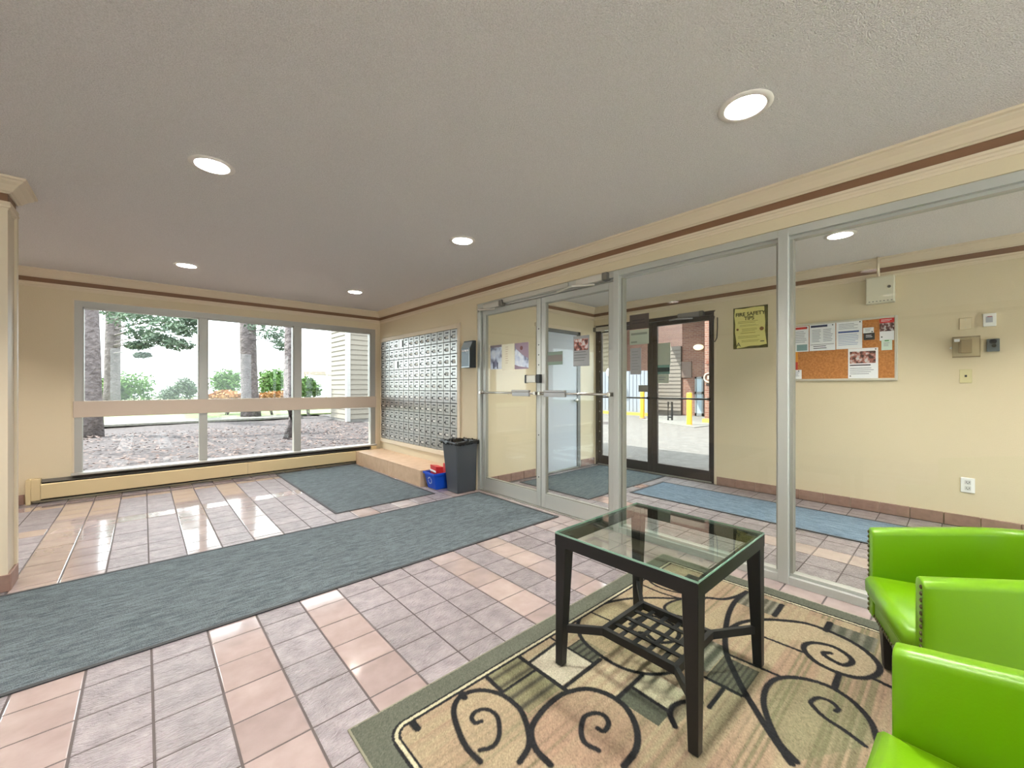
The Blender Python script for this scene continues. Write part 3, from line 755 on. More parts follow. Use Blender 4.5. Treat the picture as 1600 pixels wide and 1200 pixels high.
    curves = {
     'a': ([(750, 1190), (728, 1166), (716, 1140), (709, 1115), (712, 1098), (722, 1086), (742, 1079), (762, 1079), (783, 1085), (801, 1097), (815, 1112), (825, 1140), (826, 1166), (812, 1190)], 0.011, beige),
     'a2': ([(750, 1172), (770, 1166), (780, 1148), (778, 1122), (768, 1111), (755, 1108), (743, 1112), (737, 1121), (742, 1129), (752, 1127)], 0.009, None),
     'b': ([(860, 1195), (836, 1168), (830, 1140), (842, 1117), (860, 1098), (880, 1084), (905, 1077), (925, 1077), (948, 1084), (968, 1096), (983, 1112), (995, 1140), (994, 1170), (975, 1197)], 0.012, peach),
     'b2': ([(935, 1172), (914, 1160), (908, 1142), (912, 1122), (920, 1116), (932, 1114), (944, 1118), (951, 1130), (944, 1142), (934, 1138)], 0.010, None),
     'c': ([(1100, 935), (1060, 935), (1020, 934), (985, 935), (955, 940), (930, 948), (910, 961), (903, 975), (906, 992), (918, 1008), (940, 1025), (965, 1040), (990, 1049), (1015, 1053), (1040, 1052), (1062, 1045), (1078, 1028)], 0.010, C(136, 124, 98)),
     'd': ([(1167, 924), (1150, 938), (1140, 955), (1135, 975), (1133, 995), (1135, 1020), (1145, 1045), (1160, 1075), (1178, 1105), (1200, 1140), (1236, 1192)], 0.013, None),
     'e': ([(1090, 935), (1106, 934), (1130, 936), (1150, 932), (1166, 925)], 0.012, None),
     'f': ([(1140, 982), (1160, 972), (1190, 968), (1220, 969), (1260, 974), (1300, 988), (1335, 1005), (1360, 1023), (1374, 1040), (1372, 1052), (1355, 1059), (1330, 1057), (1300, 1047), (1275, 1034), (1258, 1018), (1257, 1008), (1270, 1004), (1295, 1008), (1315, 1017), (1330, 1029), (1330, 1036), (1318, 1039), (1303, 1033), (1290, 1025), (1287, 1020), (1297, 1020)], 0.012, None),
     'g': ([(1245, 1190), (1220, 1163), (1207, 1140), (1197, 1115), (1193, 1095), (1197, 1075), (1210, 1062), (1230, 1058), (1260, 1061), (1295, 1072), (1325, 1090), (1345, 1108), (1362, 1130), (1372, 1160)], 0.011, olive),
     'g2': ([(1352, 1165), (1318, 1140), (1290, 1122), (1272, 1105), (1267, 1096), (1280, 1090), (1298, 1096), (1310, 1107), (1306, 1111)], 0.009, None),
     'h': ([(1030, 890), (1016, 895), (1013, 903), (1020, 912), (1040, 921), (1075, 929)], 0.008, None),
     'i': ([(1000, 912), (1030, 925), (1062, 935)], 0.007, None),
     'j': ([(1082, 935), (1060, 937), (1045, 942), (1038, 949), (1045, 957), (1065, 963), (1090, 963)], 0.008, olive),
     'k': ([(1095, 1096), (1070, 1096), (1052, 1103), (1047, 1116), (1055, 1135)], 0.011, dkol),
     'm': ([(985, 975), (1000, 965), (1020, 962), (1045, 972), (1060, 985), (1058, 998), (1040, 1004), (1022, 1000), (1010, 990), (1000, 988)], 0.011, None),
    }
    lines = [((800, 1018), (884, 1078), .010), ((880, 1075), (938, 1030), .010), ((826, 1036), (868, 1005), .008), ((963, 1092), (1003, 1055), .010), ((988, 1074), (1046, 1112), .009),
             ((783, 1083), (836, 1047), .007), ((708, 1068), (726, 1090), .013), ((630, 1113), (652, 1138), .014), ((1152, 979), (1258, 1020), .008), ((1140, 1023), (1222, 1058), .008),
             ((1304, 1074), (1311, 1053), .012), ((1360, 1058), (1400, 1077), .010), ((1210, 962), (1222, 945), .013), ((1290, 985), (1297, 973), .014), ((1102, 1058), (1160, 1087), .008),
             ((1108, 1105), (1132, 1073), .009), ((750, 1048), (784, 1080), .010), ((850, 990), (925, 1035), .006), ((920, 955), (1000, 990), .006)]
    masks = []
    for k, (pts, w, fill) in curves.items():
        P = smooth_line([fp(p) for p in pts])
        if fill is not None:
            m = inside(P); cc = colr * 0.45 + fill * 0.55
            cc = cc + (olive - cc) * (0.45 * np.clip(st * 2 - 1.1, 0, 1))[..., None]
            colr[m] = cc[m]
        if k == 'f':
            m = inside(P[:16 * 6]); colr[m] = (colr * 0.25 + C(146, 134, 110) * 0.75)[m]
        masks.append((dist(P), w))
    for a, b, w in lines: masks.append((dist([fp(a), fp(b)]), w))
    for D, w in masks:
        k = np.clip((w - D) / 0.004 + 0.5, 0, 1)[..., None]
        colr[:] = colr * (1 - k) + dark * k
    # border
    e = np.minimum(np.minimum(X - RX0, RX1 - X), np.minimum(Y - RY0, RY1 - Y))
    rr = np.hypot(np.maximum(0.16 - (X - RX0), 0), np.maximum(0.16 - (RY1 - Y), 0))
    e = np.where((X - RX0 < 0.16) & (RY1 - Y < 0.16), 0.16 - rr, e)
    for lo, hi, c in ((0, 0.088, C(84, 87, 76)), (0.088, 0.098, dark), (0.098, 0.110, C(168, 162, 136)), (0.110, 0.120, dark)):
        colr[(e >= lo - 0.1 if lo == 0 else e >= lo) & (e < hi)] = c
    colr = colr * (1 + 0.13 * rng.standard_normal(X.shape)[..., None])
    colr = np.clip(colr, 0.01, 1)
    Z = 0.0075 + 0.0009 * rng.standard_normal(X.shape)
    edge = np.zeros(X.shape, bool); edge[0, :] = edge[-1, :] = True; edge[:, 0] = edge[:, -1] = True
    Z[edge] = 0.001
    V = np.stack([X - 1.64, Y - 0.63, Z], -1).reshape(-1, 3)
    idx = np.arange(nx * ny).reshape(nx, ny)
    Fc = np.stack([idx[:-1, :-1], idx[1:, :-1], idx[1:, 1:], idx[:-1, 1:]], -1).reshape(-1, 4)
    me = bpy.data.meshes.new('pile')
    me.vertices.add(len(V)); me.vertices.foreach_set('co', V.ravel())
    me.loops.add(Fc.size); me.loops.foreach_set('vertex_index', Fc.ravel())
    me.polygons.add(len(Fc)); me.polygons.foreach_set('loop_start', np.arange(0, Fc.size, 4)); me.polygons.foreach_set('loop_total', np.full(len(Fc), 4))
    me.update(calc_edges=True)
    at = me.color_attributes.new('weave', 'FLOAT_COLOR', 'POINT')
    at.data.foreach_set('color', np.concatenate([colr.reshape(-1, 3), np.ones((nx * ny, 1))], 1).ravel())
    m = bpy.data.materials.new('woven_rug'); m.use_nodes = True; nt = m.node_tree
    b = nt.nodes['Principled BSDF']; b.inputs['Roughness'].default_value = 0.95; b.inputs['Specular IOR Level'].default_value = 0.1
    a = nt.nodes.new('ShaderNodeAttribute'); a.attribute_name = 'weave'
    nt.links.new(a.outputs['Color'], b.inputs['Base Color'])
    me.materials.append(m)
    t = thing('area_rug', 'patterned area rug with black scrolls under the glass table and green chairs', 'rug', (1.64, 0.63, 0))
    o = bpy.data.objects.new('pile', me); COL.objects.link(o); o.parent = t
    obj('binding', MB().box(RX0 - 0.004, RY0 - 0.004, 0.0, RX1 + 0.004, RY0 + 0.004, 0.006).box(RX0 - 0.004, RY1 - 0.004, 0.0, RX1 + 0.004, RY1 + 0.004, 0.006)
        .box(RX0 - 0.004, RY0 + 0.004, 0.0, RX0 + 0.004, RY1 - 0.004, 0.006).box(RX1 - 0.004, RY0 + 0.004, 0.0, RX1 + 0.004, RY1 - 0.004, 0.006), mat('rug_binding', (120, 118, 100), 0.9), t)
build_rug()

# ------------------------------------------------------------------ glass end table
TBX0, TBX1, TBY0, TBY1, TBZ = 1.312, 1.966, 0.562, 1.172, 0.58
tb = thing('end_table', 'black metal end table with a clear glass top and lattice lower shelf', 'table', ((TBX0 + TBX1) / 2, (TBY0 + TBY1) / 2, 0.0115))
AP0, AP1 = TBZ - 0.060, TBZ - 0.012
fm = MB()
w = 0.022
fm.box(TBX0, TBY0, AP0, TBX1, TBY0 + w, AP1).box(TBX0, TBY1 - w, AP0, TBX1, TBY1, AP1).box(TBX0, TBY0 + w, AP0, TBX0 + w, TBY1 - w, AP1).box(TBX1 - w, TBY0 + w, AP0, TBX1, TBY1 - w, AP1)
obj('frame', fm, M_BLACK, tb)
obj('tabletop', BX(TBX0 + 0.002, TBY0 + 0.002, AP1 + 0.0005, TBX1 - 0.002, TBY1 - 0.002, TBZ), M_TGLASS, tb, bevel=0.004, seg=1)
M_GEDGE = mat('glass_edge', (132, 166, 148), 0.15)
gt = MB(); q = 0.0025
gt.box(TBX0 + 0.0005, TBY0 + 0.0005, AP1 + 0.002, TBX1 - 0.0005, TBY0 + q, TBZ - 0.003).box(TBX0 + 0.0005, TBY1 - q, AP1 + 0.002, TBX1 - 0.0005, TBY1 - 0.0005, TBZ - 0.003)
gt.box(TBX0 + 0.0005, TBY0 + q, AP1 + 0.002, TBX0 + q, TBY1 - q, TBZ - 0.003).box(TBX1 - q, TBY0 + q, AP1 + 0.002, TBX1 - 0.0005, TBY1 - q, TBZ - 0.003)
obj('glass_edge', gt, M_GEDGE, tb)
LX0, LX1, LY0, LY1, LZ = 1.445, 1.755, 0.70, 1.015, 0.165
legs = {}
for cx, sx in ((TBX0, 1), (TBX1, -1)):
    for cy, sy in ((TBY0, 1), (TBY1, -1)):
        ox, oy = cx + sx * 0.001, cy + sy * 0.001
        tw, bw = 0.057, 0.034
        def quad(wd, z):
            xs = sorted((ox, ox + sx * wd)); ys = sorted((oy, oy + sy * wd))
            return [(xs[0], ys[0], z), (xs[1], ys[0], z), (xs[1], ys[1], z), (xs[0], ys[1], z)]
        l = obj('leg', MB().hexa(quad(bw, 0.0115), quad(tw, AP1 - 0.001)), M_BLACK, tb, bevel=0.002, seg=1)
        # brace from the leg to the shelf corner
        sxn, syn = (LX0 if sx > 0 else LX1), (LY0 if sy > 0 else LY1)
        a = Vector((ox + sx * 0.020, oy + sy * 0.020, LZ)); b_ = Vector((sxn, syn, LZ)); dd = (b_ - a); nn = Vector((-dd.y, dd.x, 0)).normalized() * 0.008
        up = Vector((0, 0, 0.016))
        obj('brace', MB().hexa([a - nn - up, b_ - nn - up, b_ + nn - up, a + nn - up], [a - nn + up, b_ - nn + up, b_ + nn + up, a + nn + up]), M_BLACK, tb)
sh = obj('shelf_rim', MB().box(LX0 - 0.010, LY0 - 0.010, LZ - 0.016, LX1 + 0.010, LY0 + 0.010, LZ + 0.016).box(LX0 - 0.010, LY1 - 0.010, LZ - 0.016, LX1 + 0.010, LY1 + 0.010, LZ + 0.016)
    .box(LX0 - 0.010, LY0 + 0.010, LZ - 0.016, LX0 + 0.010, LY1 - 0.010, LZ + 0.016).box(LX1 - 0.010, LY0 + 0.010, LZ - 0.016, LX1 + 0.010, LY1 - 0.010, LZ + 0.016), M_BLACK, tb)
for k in range(1, 5):
    y = LY0 + (LY1 - LY0) * k / 5
    if k < 4:
        x = LX0 + (LX1 - LX0) * k / 4
        obj('slat', BX(x - 0.010, LY0 + 0.01, LZ + 0.001, x + 0.010, LY1 - 0.01, LZ + 0.006), M_BLACK, sh)
    obj('slat', BX(LX0 + 0.01, y - 0.009, LZ - 0.005, LX1 - 0.01, y + 0.009, LZ), M_BLACK, sh)

# ------------------------------------------------------------------ lime green tub chairs
def chair_path(W, depth, n=18):
    """half-width W (centre line), open U: front of one arm, round back, front of the other; local +Y is forward"""
    pts = []
    R = W
    straight = depth - R
    for k in range(9): pts.append((-W, -straight * k / 9))
    for k in range(n + 1):
        a = PI + PI * k / n
        pts.append((W * math.cos(a), -straight + R * math.sin(a)))
    for k in range(8, -1, -1): pts.append((W, -straight * k / 9))
    return pts
def make_chair(label, loc, rotz):
    t = thing('tub_chair', label, 'chair', loc, rotz, 'lime green tub chairs')
    W, D, TH = 0.262, 0.56, 0.066
    path = chair_path(W, D)
    n = len(path); cum = [0]
    for i in range(1, n): cum.append(cum[-1] + math.dist(path[i], path[i - 1]))
    L = cum[-1]
    m = MB(); ring = None
    for i, (x, y) in enumerate(path):
        a = path[max(i - 1, 0)]; b = path[min(i + 1, n - 1)]
        d = Vector((b[0] - a[0], b[1] - a[1])).normalized(); nrm = Vector((d.y, -d.x))   # outward
        s = min(cum[i], L - cum[i])
        zt = 0.572 + 0.17 * s if s < 0.6 else 0.674 + 0.04 * math.sin(min(1, (s - 0.6) / 0.25) * PI / 2)
        zt = min(zt, 0.72); zb = 0.195
        h = TH / 2; r = 0.024
        prof = [(-h, zb), (-h, zt - r)]
        for k in range(1, 6): ang = PI - k * PI / 2 / 5; prof.append((-h + r + r * math.cos(ang), zt - r + r * math.sin(ang)))
        for k in range(1, 6): ang = PI / 2 - k * PI / 2 / 5; prof.append((h - r + r * math.cos(ang), zt - r + r * math.sin(ang)))
        prof += [(h, zb)]
        for (o_, z) in prof: m.v.append((x + nrm.x * o_, y + nrm.y * o_, z))
        k_ = len(prof)
        if i:
            for a_ in range(k_):
                c_ = (a_ + 1) % k_
                m.f.append(((i - 1) * k_ + a_, i * k_ + a_, i * k_ + c_, (i - 1) * k_ + c_))
    m.f.append(tuple(range(k_))); m.f.append(tuple((n - 1) * k_ + a_ for a_ in reversed(range(k_))))
    sh_ = obj('shell', m, M_GREEN, t, local=True, bevel=0.006, seg=2, smooth=True)
    # apron
    wi = W - TH / 2
    ap = MB().box(-wi + 0.001, -0.075, 0.20, wi - 0.001, -0.005, 0.315)
    obj('front_rail', ap, M_GREEN, t, local=True, bevel=0.008, smooth=True)
    # cushion outline: straight front, round back
    out = [(wi - 0.003, 0.022), (-wi + 0.003, 0.022)]
    for k in range(17):
        a = PI + PI * k / 16
        out.append(((wi - 0.004) * math.cos(a), -(D - W) + (wi - 0.004) * math.sin(a)))
    cm = MB(); no = len(out)
    for z, s in ((0.305, 0.97), (0.312, 0.995), (0.345, 1.0), (0.362, 0.995), (0.378, 0.965), (0.385, 0.90), (0.392, 0.5)):
        for (x, y) in out: cm.v.append((x * s, (y + 0.24) * s - 0.24 + (0.004 if 0.99 < s and y > 0 else 0), z))
    rows = 7
    for r_ in range(rows - 1):
        for a_ in range(no):
            c_ = (a_ + 1) % no
            cm.f.append((r_ * no + a_, r_ * no + c_, (r_ + 1) * no + c_, (r_ + 1) * no + a_))
    cm.f.append(tuple(range(no))); cm.f.append(tuple((rows - 1) * no + a_ for a_ in range(no)))
    cu = obj('seat', cm, M_GREEN, t, local=True, smooth=True)
    obj('welt', MB().tube([(wi - 0.004, 0.021, 0.318), (-wi + 0.004, 0.021, 0.318)], 0.005, 6), M_GREEN, cu, local=True, smooth=True)
    # legs
    for lx, ly in ((-0.225, -0.05), (0.225, -0.05), (-0.17, -0.47), (0.17, -0.47)):
        b, tp = 0.016, 0.027
        obj('leg', MB().hexa([(lx - b, ly - b, 0.0), (lx + b, ly - b, 0.0), (lx + b, ly + b, 0.0), (lx - b, ly + b, 0.0)], [(lx - tp, ly - tp, 0.205), (lx + tp, ly - tp, 0.205), (lx + tp, ly + tp, 0.205), (lx - tp, ly + tp, 0.205)]), mat('ebony_wood', (30, 26, 24), 0.35), t, local=True, bevel=0.002, seg=1)
    # nail heads up each arm front and along the rail
    nl = MB().sphere((0, 0, 0), 0.0075, 8, 4, (1, 0.6, 1))
    nme = None
    spots = []
    for s in (-1, 1):
        for k in range(17): spots.append((s * (W + TH / 2 - 0.013), 0.0015, 0.212 + k * 0.0212))
    for k in range(22): spots.append((-wi + 0.008 + k * (2 * wi - 0.016) / 21, -0.0035, 0.208))
    for p in spots:
        if nme is None:
            o = obj('nail', nl, M_NAIL, t, local=True, smooth=True); o.location = p; nme = o.data
        else: share('nail', nme, t, p)
    return t
def place_chair(label, Pn, Pf):
    """Pn / Pf: outer front corners of the near and far arm on the ground plan"""
    Pn, Pf = Vector(Pn), Vector(Pf); c = (Pn + Pf) / 2; d = (Pf - Pn).normalized()
    return make_chair(label, (c.x, c.y, 0.0115), math.atan2(d.y, d.x))
place_chair('lime green leather tub chair with nailhead arms, nearest the glass partition', (1.822, 0.078), (2.384, 0.276))
place_chair('lime green leather tub chair closest to the camera, cut off by the lower corner', (0.775, 0.128), (1.370, 0.106))

# ------------------------------------------------------------------ bins and drop box by the mailboxes
def tapered_bin(name, label, cat, base, top, h, material, group=None, th=0.004):
    x0, y0, x1, y1 = base; X0, Y0, X1, Y1 = top
    t = thing(name, label, cat, ((x0 + x1) / 2, (y0 + y1) / 2, 0), 0, group)
    m = MB()
    ring = lambda b, z, o: [(b[0] + o, b[1] + o, z), (b[2] - o, b[1] + o, z), (b[2] - o, b[3] - o, z), (b[0] + o, b[3] - o, z)]
    m.v = ring(base, 0.0, 0) + ring(top, h, 0) + ring(top, h, th) + ring(base, 0.01, th)
    for r in range(3):
        for a in range(4):
            b = (a + 1) % 4; m.f.append((r * 4 + a, r * 4 + b, r * 4 + 4 + b, r * 4 + 4 + a))
    m.f.append((0, 1, 2, 3)); m.f.append((12, 13, 14, 15))
    obj('body', m, material, t, bevel=0.012 if h > 0.3 else 0.006, seg=3)
    rim = MB(); g = 0.008
    rim.box(X0 - g, Y0 - g, h - 0.02, X1 + g, Y0 + 0.002, h + 0.002).box(X0 - g, Y1 - 0.002, h - 0.02, X1 + g, Y1 + g, h + 0.002).box(X0 - g, Y0 + 0.002, h - 0.02, X0 + 0.002, Y1 - 0.002, h + 0.002).box(X1 - 0.002, Y0 + 0.002, h - 0.02, X1 + g, Y1 - 0.002, h + 0.002)
    obj('rim', rim, material, t)
    return t
bn = tapered_bin('trash_bin', 'tall dark grey plastic waste bin with a black liner beside the glass doors', 'bin', (2.60, 3.772, 2.85, 3.985), (2.572, 3.755, 2.868, 4.05), 0.575, mat('bin_grey', (60, 64, 70), 0.4))
bag = MB(); nb = 64
per = []
for k in range(nb):
    t_ = k / nb * 4; s = int(t_); f = t_ - s
    c4 = [(2.562, 3.745), (2.878, 3.745), (2.878, 4.06), (2.562, 4.06)]
    a, b = c4[s], c4[(s + 1) % 4]; per.append((a[0] + (b[0] - a[0]) * f, a[1] + (b[1] - a[1]) * f))
for zz, off in ((0.548, 0.0), (0.572, 0.004), (0.586, 0.0), (0.575, -0.03), (0.50, -0.035)):
    for (x, y) in per:
        cx, cy = 2.72, 3.902
        d = math.hypot(x - cx, y - cy)
        k = (d + off + random.uniform(-0.004, 0.004)) / d
        bag.v.append((min(cx + (x - cx) * k, XP - 0.004), cy + (y - cy) * k, zz + random.uniform(-0.012, 0.012)))
for r in range(4):
    for a in range(nb):
        b = (a + 1) % nb; bag.f.append((r * nb + a, r * nb + b, (r + 1) * nb + b, (r + 1) * nb + a))
bag.f.append(tuple(4 * nb + a for a in range(nb)))
obj('liner', bag, mat('black_bag', (16, 17, 18), 0.25), bn, smooth=True)
rb = tapered_bin('recycling_bin', 'small bright blue recycling bin on the floor beside the tiled step', 'bin', (2.52, 4.095, 2.76, 4.28), (2.485, 4.075, 2.80, 4.315), 0.19, mat('recycling_blue', (18, 78, 196), 0.4))
# three chasing arrows
rm = MB()
for k in range(3):
    a0 = k * 2 * PI / 3 + 0.25
    for s in range(6):
        a = a0 + s * 0.24; b = a + 0.24
        rm.add([(2.4955 + (z - 0.09) * -0.14, 4.19 + r * math.cos(t_), z) for r, t_, z in ((0.030, a, 0.10 + 0.030 * math.sin(a)), (0.030, b, 0.10 + 0.030 * math.sin(b)), (0.042, b, 0.10 + 0.042 * math.sin(b)), (0.042, a, 0.10 + 0.042 * math.sin(a)))], [(0, 1, 2, 3)])
    b = a0 + 1.5
    rm.add([(2.4955 + (z - 0.09) * -0.14, 4.19 + r * math.cos(t_), z) for r, t_, z in ((0.024, b, 0.10 + 0.024 * math.sin(b)), (0.048, b, 0.10 + 0.048 * math.sin(b)), (0.036, b + 0.4, 0.10 + 0.036 * math.sin(b + 0.4)))], [(0, 1, 2)])
obj('recycling_symbol', rm, mat('symbol_white', (190, 208, 236), 0.5), rb, fix=False)
M_RED = mat('red_card', (196, 28, 34), 0.5)
tg = tag(obj('red_carton', MB().hexa([(2.54, 4.12, 0.02), (2.62, 4.10, 0.02), (2.66, 4.26, 0.02), (2.56, 4.28, 0.02)], [(2.53, 4.115, 0.265), (2.62, 4.10, 0.255), (2.65, 4.27, 0.25), (2.55, 4.275, 0.27)]), M_RED, bevel=0.002, seg=1),
    'red cardboard carton sticking out of the small blue recycling bin', 'carton')
obj('printed_strip', MB().hexa([(2.527, 4.116, 0.195), (2.531, 4.116, 0.195), (2.551, 4.276, 0.198), (2.547, 4.276, 0.198)], [(2.525, 4.116, 0.215), (2.529, 4.116, 0.215), (2.549, 4.276, 0.22), (2.545, 4.276, 0.22)]), M_PAPER, tg)
tag(obj('red_flyer', MB().hexa([(2.68, 4.12, 0.02), (2.69, 4.12, 0.02), (2.72, 4.27, 0.02), (2.71, 4.27, 0.02)], [(2.70, 4.11, 0.25), (2.71, 4.11, 0.25), (2.74, 4.27, 0.265), (2.73, 4.27, 0.265)]), mat('red_flyer', (206, 44, 48), 0.6)),
    'red flyer standing behind the red carton in the blue recycling bin', 'flyer')
# wall drop box
db = thing('drop_box', 'blue grey metal wall drop box beside the mailboxes', 'drop box', (XP, 3.895, 1.43))
DBY0, DBY1 = 3.812, 3.985
bodyp = [(XP, 1.425), (2.80, 1.425), (2.80, 1.655), (2.835, 1.72), (2.835, 1.742), (XP, 1.742)]
obj('body', MB().prism([(p[0], p[1]) for p in bodyp], 'y', DBY0, DBY1), mat('drop_box_dark', (44, 48, 50), 0.45), db)
M_DBF = mat('drop_box_face', (122, 136, 146), 0.45, 0.2)
obj('front_panel', MB().box(2.794, DBY0 + 0.012, 1.437, 2.801, DBY1 - 0.010, 1.648), M_DBF, db, bevel=0.002, seg=1)
obj('lid', MB().hexa([(2.793, DBY0 + 0.004, 1.652), (2.799, DBY0 + 0.004, 1.648), (2.799, DBY1 - 0.003, 1.648), (2.793, DBY1 - 0.003, 1.652)], [(2.828, DBY0 + 0.004, 1.727), (2.834, DBY0 + 0.004, 1.722), (2.834, DBY1 - 0.003, 1.722), (2.828, DBY1 - 0.003, 1.727)]), mat('drop_box_lid', (156, 168, 176), 0.4, 0.3), db)
obj('face_border', MB().box(2.792, DBY0 + 0.006, 1.428, 2.796, DBY1 - 0.004, 1.438).box(2.792, DBY0 + 0.006, 1.438, 2.796, DBY0 + 0.014, 1.648), mat('border_silver', (186, 194, 198), 0.35, 0.4), db)
obj('lettering', MB().box(2.7925, 3.925, 1.612, 2.794, 3.965, 1.632).box(2.7925, 3.875, 1.613, 2.794, 3.915, 1.634).box(2.7925, 3.838, 1.614, 2.794, 3.868, 1.635), M_PAPER, db)

# ------------------------------------------------------------------ notices and boards
def sheet(name, label, cat, X, yl, yr, zt, zb, m, group=None, th=0.002, bevel=0):
    """a flat sheet on a wall or pane that faces -X; yl is its left edge as seen from the lobby"""
    o = obj(name, BX(X - th, yr, zb, X, yl, zt), m, bevel=bevel)
    tag(o, label, cat, group)
    return o, (X - th, yl, yr, zt, zb)
def el(o, fr, part, a0, b0, a1, b1, m, lift=0.0006):
    X, yl, yr, zt, zb = fr
    y = lambda a: yl + (yr - yl) * a
    z = lambda b: zt + (zb - zt) * b
    return obj(part, BX(X - lift, y(a0), z(b1), X, y(a1), z(b0)), m, o)
def text_rows(o, fr, a0, b0, a1, b1, n, m=M_INKG, fill=0.34):
    X, yl, yr, zt, zb = fr
    y = lambda a: yl + (yr - yl) * a
    z = lambda b: zt + (zb - zt) * b
    mb = MB(); r = random.Random(n * 13 + int(a0 * 100))
    for k in range(n):
        b = b0 + (b1 - b0) * k / n; h = (b1 - b0) / n * fill
        e = a1 - (a1 - a0) * r.uniform(0, 0.25)
        mb.box(X - 0.0005, y(a0), z(b + h), X, y(e), z(b))
    return obj('print', mb, m, o)
def photo_mat(name, c0, c1, c2, scale):
    m = bpy.data.materials.new(name); m.use_nodes = True; nt = m.node_tree; b = nt.nodes['Principled BSDF']
    tc = nt.nodes.new('ShaderNodeTexCoord'); n = nt.nodes.new('ShaderNodeTexNoise'); n.inputs['Scale'].default_value = scale
    r = nt.nodes.new('ShaderNodeValToRGB'); e = r.color_ramp.elements
    e[0].position, e[0].color = 0.38, lin(c0); e[1].position, e[1].color = 0.62, lin(c2)
    k = e.new(0.5); k.color = lin(c1)
    nt.links.new(tc.outputs['Object'], n.inputs['Vector']); nt.links.new(n.outputs['Fac'], r.inputs['Fac']); nt.links.new(r.outputs['Color'], b.inputs['Base Color'])
    b.inputs['Roughness'].default_value = 0.6
    return m
M_PHOTO = photo_mat('lounge_photo', (70, 40, 36), (176, 110, 96), (206, 200, 198), 28)
M_PHOTO2 = photo_mat('dark_photo', (30, 28, 32), (110, 60, 60), (190, 184, 184), 34)
M_BLUE = mat('print_blue', (54, 82, 140), 0.7); M_NAVY = mat('print_navy', (58, 62, 88), 0.7); M_PRED = mat('print_red', (196, 58, 48), 0.7)

def YX(u, v, X): p = on_x(u, v, X); return p.y, p.z
# fire safety poster
XW = XB - 0.001
fy0, fy1, fzt, fzb = 1.821, 1.458, 2.133, 1.648
fs, fr = sheet('fire_safety_poster', 'yellow fire safety tips poster with dark ragged border on the vestibule wall', 'poster', XW, fy0, fy1, fzt, fzb, mat('poster_border', (92, 84, 36), 0.7, var=(26, (70, 66, 30), 1)))
ragged = [(0.05, 0.02), (0.30, 0.035), (0.62, 0.02), (0.90, 0.03), (0.91, 0.2), (0.93, 0.4), (0.92, 0.6), (0.95, 0.8), (0.97, 0.92), (0.75, 0.945), (0.5, 0.94), (0.3, 0.97), (0.11, 0.985), (0.09, 0.8), (0.05, 0.6), (0.06, 0.4), (0.03, 0.2)]
pm = MB().prism([(fy0 + (fy1 - fy0) * a, fzt + (fzb - fzt) * b) for a, b in ragged], 'x', XW - 0.0035, XW - 0.0021)
yp = obj('parchment', pm, mat('poster_yellow', (224, 214, 136), 0.7), fs)
fr2 = (XW - 0.0035, fy0, fy1, fzt, fzb)
def text(body, size, loc, m, parent, align='CENTER', bold=0.0, facing='-x'):
    c = bpy.data.curves.new('lettering', 'FONT'); c.body = body; c.size = size; c.align_x = align; c.align_y = 'CENTER'; c.extrude = 0.0006; c.offset = bold
    c.materials.append(m)
    tmp = bpy.data.objects.new('tmp', c); COL.objects.link(tmp)
    me = bpy.data.meshes.new_from_object(tmp.evaluated_get(bpy.context.evaluated_depsgraph_get()))
    bpy.data.objects.remove(tmp); bpy.data.curves.remove(c)
    o = bpy.data.objects.new('lettering', me); COL.objects.link(o)
    if not me.materials: me.materials.append(m)
    o.rotation_euler = (PI / 2, 0, -PI / 2)
    o.location = Vector(loc) - (world_loc(parent) if parent else Vector((0, 0, 0)))
    o.parent = parent
    return o
ym = (fy0 + fy1) / 2
M_OLIVE = mat('poster_ink', (84, 78, 26), 0.7)
text('FIRE SAFETY', 0.058, (XW - 0.0045, ym, fzt - 0.085), M_OLIVE, fs, bold=0.0018)
text('TIPS', 0.058, (XW - 0.0045, ym + 0.01, fzt - 0.135), M_OLIVE, fs, bold=0.0018)
M_FINE = mat('poster_fine', (150, 140, 60), 0.7)
for b0, b1, a0, a1, n in ((0.34, 0.41, 0.14, 0.8, 2), (0.43, 0.48, 0.2, 0.8, 2), (0.52, 0.60, 0.26, 0.74, 3), (0.62, 0.66, 0.22, 0.72, 1), (0.70, 0.77, 0.14, 0.86, 2), (0.80, 0.86, 0.25, 0.8, 2)):
    text_rows(fs, fr2, a0, b0, a1, b1, n, M_FINE, 0.3)
obj('stamp', MB().lathe([(0, -0.001), (0.022, -0.001), (0.022, 0)], (XW - 0.0035, fy0 + (fy1 - fy0) * 0.83, fzt + (fzb - fzt) * 0.55), 12, 'x'), mat('stamp_brown', (130, 92, 50), 0.7), fs)
obj('stamp', MB().lathe([(0, -0.001), (0.014, -0.001), (0.014, 0)], (XW - 0.0035, fy0 + (fy1 - fy0) * 0.13, fzt + (fzb - fzt) * 0.53), 12, 'x'), mat('stamp_brown', (130, 92, 50), 0.7), fs)
text('A', 0.07, (XW - 0.0045, fy0 + (fy1 - fy0) * 0.16, fzt + (fzb - fzt) * 0.90), M_BLACKP, fs)
el(fs, fr2, 'print', 0.79, 0.835, 0.90, 0.855, M_BLACKP)

